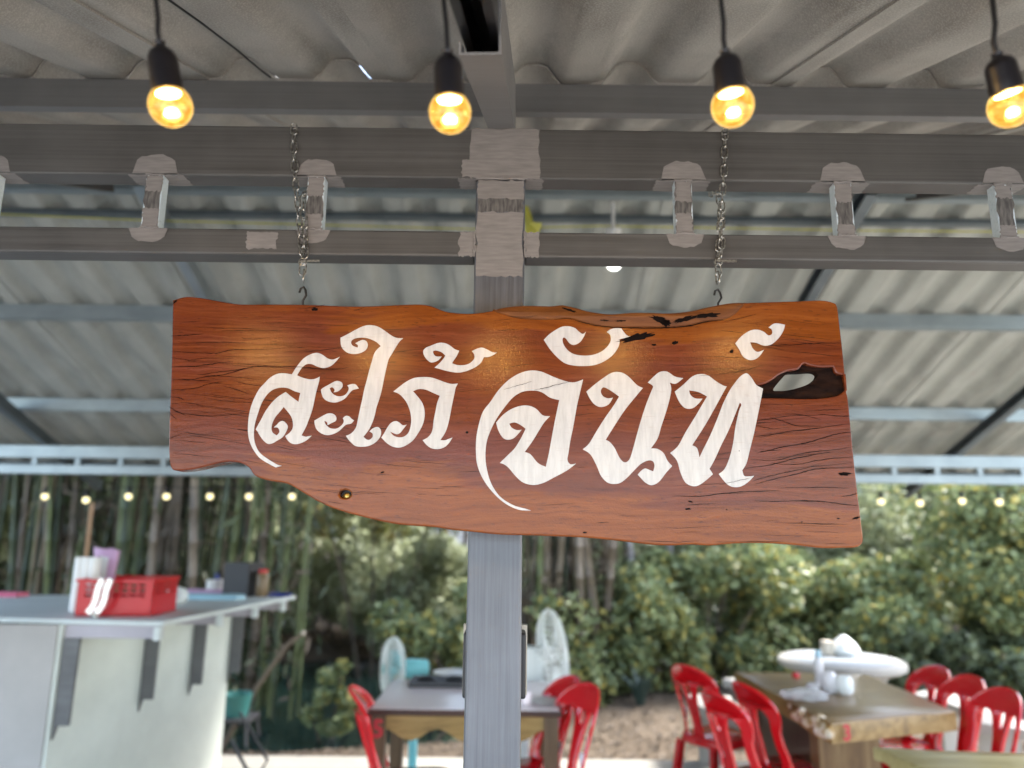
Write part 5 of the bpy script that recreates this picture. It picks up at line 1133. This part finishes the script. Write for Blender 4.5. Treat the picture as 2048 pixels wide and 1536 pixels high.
shrub('low dark shrub under the trees right of the post', 1480, 10.0, 3.0, 1.2, -.1, .9, 'leaf_dark', 5200, .08, 19)
shrub('low dark shrub behind the right hand chairs', 1950, 8.2, 2.2, .8, -.1, .75, 'leaf_dark', 4200, .075, 20)
shrub('low dark ground shrub far behind the bamboo clump right of the post', 1330, 12.0, 2.4, .9, -.1, .9, 'leaf_dark', 3600, .08, 21)
shrub('low grey shrub on the far bank of the pond', 660, 13.4, 3.6, .9, .0, 1.1, 'leaf_grey', 5600, .07, 22)
shrub('low dark shrub on the far bank of the pond behind the post', 960, 13.4, 2.6, .9, .0, 1.1, 'leaf_dark', 3600, .08, 23)
# soft grey-green growth over the pond
shrub('soft grey green shrub overhanging the far side of the pond', 700, 12.3, 2.8, 1.4, .1, 1.9, 'leaf_grey', 11000, .062, 31, aspect=2.4, nb=34, droop=.8)
shrub('grey green shrub left of the post above the pond', 860, 11.6, 2.0, 1.2, .0, 1.6, 'leaf_grey', 8000, .062, 32, aspect=2.4, nb=26, droop=.8)
shrub('yellowing bamboo spray above the pond left of the post', 770, 10.6, 2.3, 1.0, 1.55, 1.3, 'leaf_yellow', 3600, .05, 33, aspect=3.2, nb=20, droop=1.2)
shrub('green leafy shrub on the bank behind the turquoise fan', 880, 8.0, 1.0, .7, .0, 1.15, 'leaf_green', 3600, .062, 34, nb=16)
shrub('small bright shrub under the dining table on the bank', 860, 7.1, 1.3, .5, -.1, .35, 'leaf_green', 1800, .05, 35, nb=10)
shrub('small light green shrub at the pond edge left of the dining table', 690, 7.5,   .45, .4, -.2, .65, 'leaf_green', 700, .05, 36, nb=8)
shrub('grey green shrub far behind the bamboo at the left', 120, 12.5, 4.4, 1.2, .4, 2.8, 'leaf_dark', 9000, .08, 37, nb=30)
shrub('yellow green shrub far behind the bamboo left of centre', 480, 13.0, 3.0, 1.2, .6, 2.4, 'leaf_grey', 5000, .07, 38, aspect=2.4, nb=24)

# bamboo
culm_mats = []
for nm, lo, hi in (('dark_green_culm', (.020, .030, .012), (.055, .070, .028)), ('grey_brown_culm', (.075, .056, .036), (.19, .148, .098)), ('green_culm', (.055, .072, .022), (.13, .15, .05)), ('pale_dry_culm', (.13, .094, .052), (.25, .19, .115))):
    m = mat(nm, lo, .55); k = N(m); k.base(k.ramp(k.noise(k.co(scale=(6, 6, 1.3)), 3, 5), [(.35, lo), (.65, hi)])); culm_mats.append(m)
def culm_mesh(mt, r, h, bend, seed):
    rng = random.Random(seed); pts = []; rs = []; n = int(h / .32); ph = rng.uniform(0, 6)
    for i in range(n + 1):
        z = h * i / n; x = bend * (z / h) ** 2 * h; y = .03 * math.sin(z + ph)
        rr = r * (1 - .55 * z / h)
        for dz, s_ in ((-.012, 1), (0, 1.18), (.012, .98)): pts.append((x, y, z + dz)); rs.append(rr * s_)
    b = MB(); b.tube(pts, rs, 7); me = bpy.data.meshes.new('culm'); me.from_pydata(b.v, [], b.f); me.materials.append(mt); me.shade_smooth(); return me
CM = [culm_mesh(culm_mats[i % 4], .035 + .006 * (i % 3), 4.6 + .5 * (i % 3), (.03, .08, -.04, .05, .0, .12, -.07, .02)[i], i) for i in range(8)]
def clump(label, u0, u1, dist, depth, n, seed, weights=(4, 3, 2, 1), lean=.06, dry=900, green=900, r=1.0, canopy=6000):
    rng = random.Random(seed); x0, x1 = (u0 - 1024) / FPX * dist, (u1 - 1024) / FPX * dist
    t_ = thing('bamboo_clump', label, 'bamboo', ((x0 + x1) / 2, dist, -.1), group='bamboo clumps')
    for i in range(n):
        kk = rng.choices((0, 1, 2, 3), weights)[0] + 4 * rng.randint(0, 1)
        x = rng.uniform(x0, x1); y = dist + rng.uniform(-depth, depth); sc_ = rng.uniform(.6, 1.15) * r
        link('culm', CM[kk], t_, (x - (x0 + x1) / 2, y - dist, 0), (rng.gauss(0, lean * .7), rng.gauss(0, lean), rng.uniform(0, 6.28)), (sc_, sc_, 1))
    # thin side shoots
    for i in range(n // 3):
        x = rng.uniform(x0, x1) - (x0 + x1) / 2; y = rng.uniform(-depth, depth); z = rng.uniform(.4, 2.2); L_ = rng.uniform(.5, 1.3); a = rng.uniform(-1.1, 1.1)
        b = MB(); b.tube([(x, y, z), (x + L_ * .5 * math.sin(a), y - .1, z + L_ * .4), (x + L_ * math.sin(a), y - .2, z + L_ * .55 * math.cos(a))], [.008, .006, .003], 5); b.build('shoot', culm_mats[rng.choice((1, 3))], t_, local=True)
    ra = np.random.default_rng(seed); W_ = (x1 - x0)
    for cnt, mt, sz in ((int(dry * .45), 'leaf_dry', .035), (int(green * .45), 'leaf_bamboo', .035)):
        if cnt: 
            nbb = 26; bc = np.stack([ra.uniform(-W_ / 2, W_ / 2, nbb), ra.uniform(-depth * 1.2, depth, nbb), ra.uniform(.3, 3.6, nbb)], 1)
            C = bc[ra.integers(0, nbb, cnt)] + ra.normal(size=(cnt, 3)) * np.array([.16, .16, .24]); stuff(link('foliage', leaf_mesh('foliage', C, sz, M[mt], 4.0, 1.6, seed, .2), t_))
    nbb = 34; bc = np.stack([ra.uniform(-W_ / 2 - .4, W_ / 2 + .4, nbb), ra.uniform(-1.0, 1.2, nbb), ra.uniform(3.0, 4.6, nbb)], 1)
    C = bc[ra.integers(0, nbb, canopy)] + ra.normal(size=(canopy, 3)) * .33; stuff(link('canopy', leaf_mesh('canopy', C, .06, M['leaf_bamboo'], 4.0, 1.2, seed + 50, .2), t_))
    return t_
clump('dark bamboo clump at the far left edge behind the counter', -260, 130, 8.6, .5, 36, 1)
clump('bamboo clump behind the left half of the counter', 100, 330, 8.3, .45, 36, 2, (5, 3, 2, 1))
clump('bamboo clump behind the red basket and the black speaker', 300, 560, 8.0, .45, 42, 3, (5, 3, 3, 1), dry=1400)
clump('sparse slender bamboo stems between the counter and the pond', 560, 650, 7.8, .4, 8, 4, (4, 1, 3, 0), lean=.05, dry=250, green=700, r=.6, canopy=1500)
clump('brown bamboo clump just right of the post behind the white fan', 1050, 1215, 8.8, .45, 38, 5, (1, 6, 1, 4), lean=.09, dry=3200, green=400)
clump('distant bamboo stand behind the left clumps', -400, 620, 11.0, .7, 70, 6, (5, 2, 3, 0), dry=0, green=600, canopy=12000)

# trees with pale slim trunks on the right, and dark ones beyond
m = mat('pale_bark', (.3, .27, .24), .9); k = N(m); k.base(k.ramp(k.noise(k.co(scale=(8, 8, 2)), 3, 5), [(.35, (.20, .17, .15)), (.65, (.42, .38, .35))])); M['pbark'] = m
def tree(label, u, dist, h, w, mt, n, size, seed, bark='pbark', r=.06, lean=.05, cz0=2.0):
    x = (u - 1024) / FPX * dist; rng = np.random.default_rng(seed); rr = random.Random(seed)
    t_ = thing('tree', label, 'tree', (x, dist, gh(x, dist)), group='trees beyond the shelter')
    b = MB(); pts = [(lean * z + .03 * math.sin(z * 2 + seed), .02 * math.cos(z + seed), z) for z in [h * i / 9 for i in range(10)]]; b.tube(pts, [r * (1 - .6 * i / 9) for i in range(10)], 8); b.build('trunk', M[bark], t_, local=True)
    b = MB()
    for i in range(7):
        z = cz0 * .7 + (h - cz0 * .7) * i / 7; a = rr.uniform(0, 6.28); L_ = w * .45; p0 = Vector((lean * z, 0, z)); b.tube([p0, p0 + Vector((math.cos(a) * L_ * .5, math.sin(a) * L_ * .5, L_ * .35)), p0 + Vector((math.cos(a) * L_, math.sin(a) * L_, L_ * .5))], [r * .4, r * .25, r * .1], 5)
        bl = None
    b.build('branches', M[bark], t_, local=True)
    C, bc = blob_points(n, w, w * .7, h - cz0 + .8, cz0, 34, rng); C[:, 0] += lean * h * .5
    stuff(link('crown', leaf_mesh('crown', C, size, M[mt], 1.8, .5, seed), t_)); return t_
tree('slim pale trunked tree just right of the bamboo clump by the post', 1262, 9.6, 3.6, 2.2, 'leaf_green', 6000, .085, 51, lean=-.01, cz0=2.6)
tree('slim tree between the bamboo clump and the sign centre right', 1335, 10.6, 3.8, 2.6, 'leaf_dark', 6000, .10, 52, lean=.02, cz0=2.6)
tree('slim leaning tree under the right part of the sign', 1480, 9.9, 3.7, 2.6, 'leaf_grey', 6500, .09, 53, lean=-.05, cz0=2.5)
tree('tree with spreading crown behind the far right bulbs', 1830, 12.6, 3.8, 3.4, 'leaf_green', 8500, .10, 54, cz0=1.5)
tree('dark tree far behind the right edge', 2080, 13.5, 4, 3.5, 'leaf_dark', 7500, .11, 55, cz0=1.2)
tree('willowy tree beyond the pond left of the post', 640, 14.5, 3.8, 3.6, 'leaf_grey', 9000, .08, 56, cz0=2.2, bark='bark')
tree('pale green tree beyond the pond behind the post', 930, 15.0, 3.8, 3.2, 'leaf_yellow', 8000, .085, 57, cz0=2.2, bark='bark')
tree('dark tree behind the bamboo at the left', 250, 15.0, 4.2, 5.0, 'leaf_dark', 11000, .11, 58, cz0=.8, bark='bark')
# far wood, one mass
rng = np.random.default_rng(77); n = 52000
th_ = rng.uniform(-1.05, 1.05, n); rr_2 = rng.uniform(17.5, 23, n); hh = rng.random(n) ** .8 * (3.1 + .8 * np.sin(th_ * 9) + .6 * np.sin(th_ * 23 + 1) - 1.6 * np.exp(-((th_ + .13) / .06) ** 2) - 1.3 * np.exp(-((th_ - .36) / .05) ** 2))
C = np.stack([np.sin(th_) * rr_2, np.cos(th_) * rr_2, hh], 1)
o = link('far_wood', leaf_mesh('far_wood', C, .20, M['leaf_dark'], 1.6, .3, 5)); stuff(o)
n = 14000; th_ = rng.uniform(-1.0, 1.0, n); nbc = 120; bcx = np.stack([rng.uniform(-15, 15, nbc), rng.uniform(16.4, 17.4, nbc), rng.uniform(.3, 3.4, nbc)], 1); C = bcx[rng.integers(0, nbc, n)] + rng.normal(size=(n, 3)) * .35
o = link('far_foliage', leaf_mesh('far_foliage', C, .13, M['leaf_grey'], 1.6, .3, 6)); stuff(o)
# ground litter and low growth
n = 5200; C = np.stack([rng.uniform(-5.5, 6.5, n), 6.1 + rng.random(n) ** 1.3 * 2.8, np.zeros(n)], 1); C[:, 2] = [gh(a, c_) + .012 for a, c_, _ in C]
C = C[C[:, 2] > -.22]
o = link('leaf_litter', leaf_mesh('leaf_litter', C, .035, M['leaf_dry'], 1.8, 0, 8, 2.5)); stuff(o)
# spiky aloe-like plant right of the bamboo clump
q = AY(1280, 1330, 7.9); t_ = thing('aloe_plant', 'blue grey spiky plant at the foot of the bamboo clump right of the post', 'plant', (q.x, q.y, -.05))
M['aloe'] = mat('blue_grey_leaf', (.035, .06, .048), .5)
for i in range(15):
    a = random.uniform(0, 6.28); L_ = random.uniform(.2, .36); ti = random.uniform(.2, .75)
    b = MB(); b.tube([(q.x, q.y, -.04), (q.x + math.cos(a) * L_ * ti * .4, q.y + math.sin(a) * L_ * ti * .4, L_ * .6), (q.x + math.cos(a) * L_ * ti, q.y + math.sin(a) * L_ * ti, L_)], [.025, .022, .003], 5); b.build('leaf', M['aloe'], t_)
# hut far beyond the pond
M['hutroof'] = mat('grey_metal_roof', (.36, .38, .41), .5); M['hutwall'] = mat('hut_wall', (.30, .29, .27), .8)
t_ = thing('hut', 'low hut with a pale grey roof glimpsed beyond the pond left of the post', 'building', (-2.3, 16.2, 0))
b = MB(); b.span(-3.6, -.9, 15.6, 16.8, 0, 1.35); b.build('wall', M['hutwall'], t_, smooth=False)
b = MB(); b.beam((-3.8, 15.45, 1.60), (-.7, 15.45, 1.60), 1.0, .03, (0, -.45, 1)); b.beam((-3.8, 16.4, 1.60), (-.7, 16.4, 1.60), 1.0, .03, (0, .45, 1)); b.build('roof', M['hutroof'], t_, smooth=False)
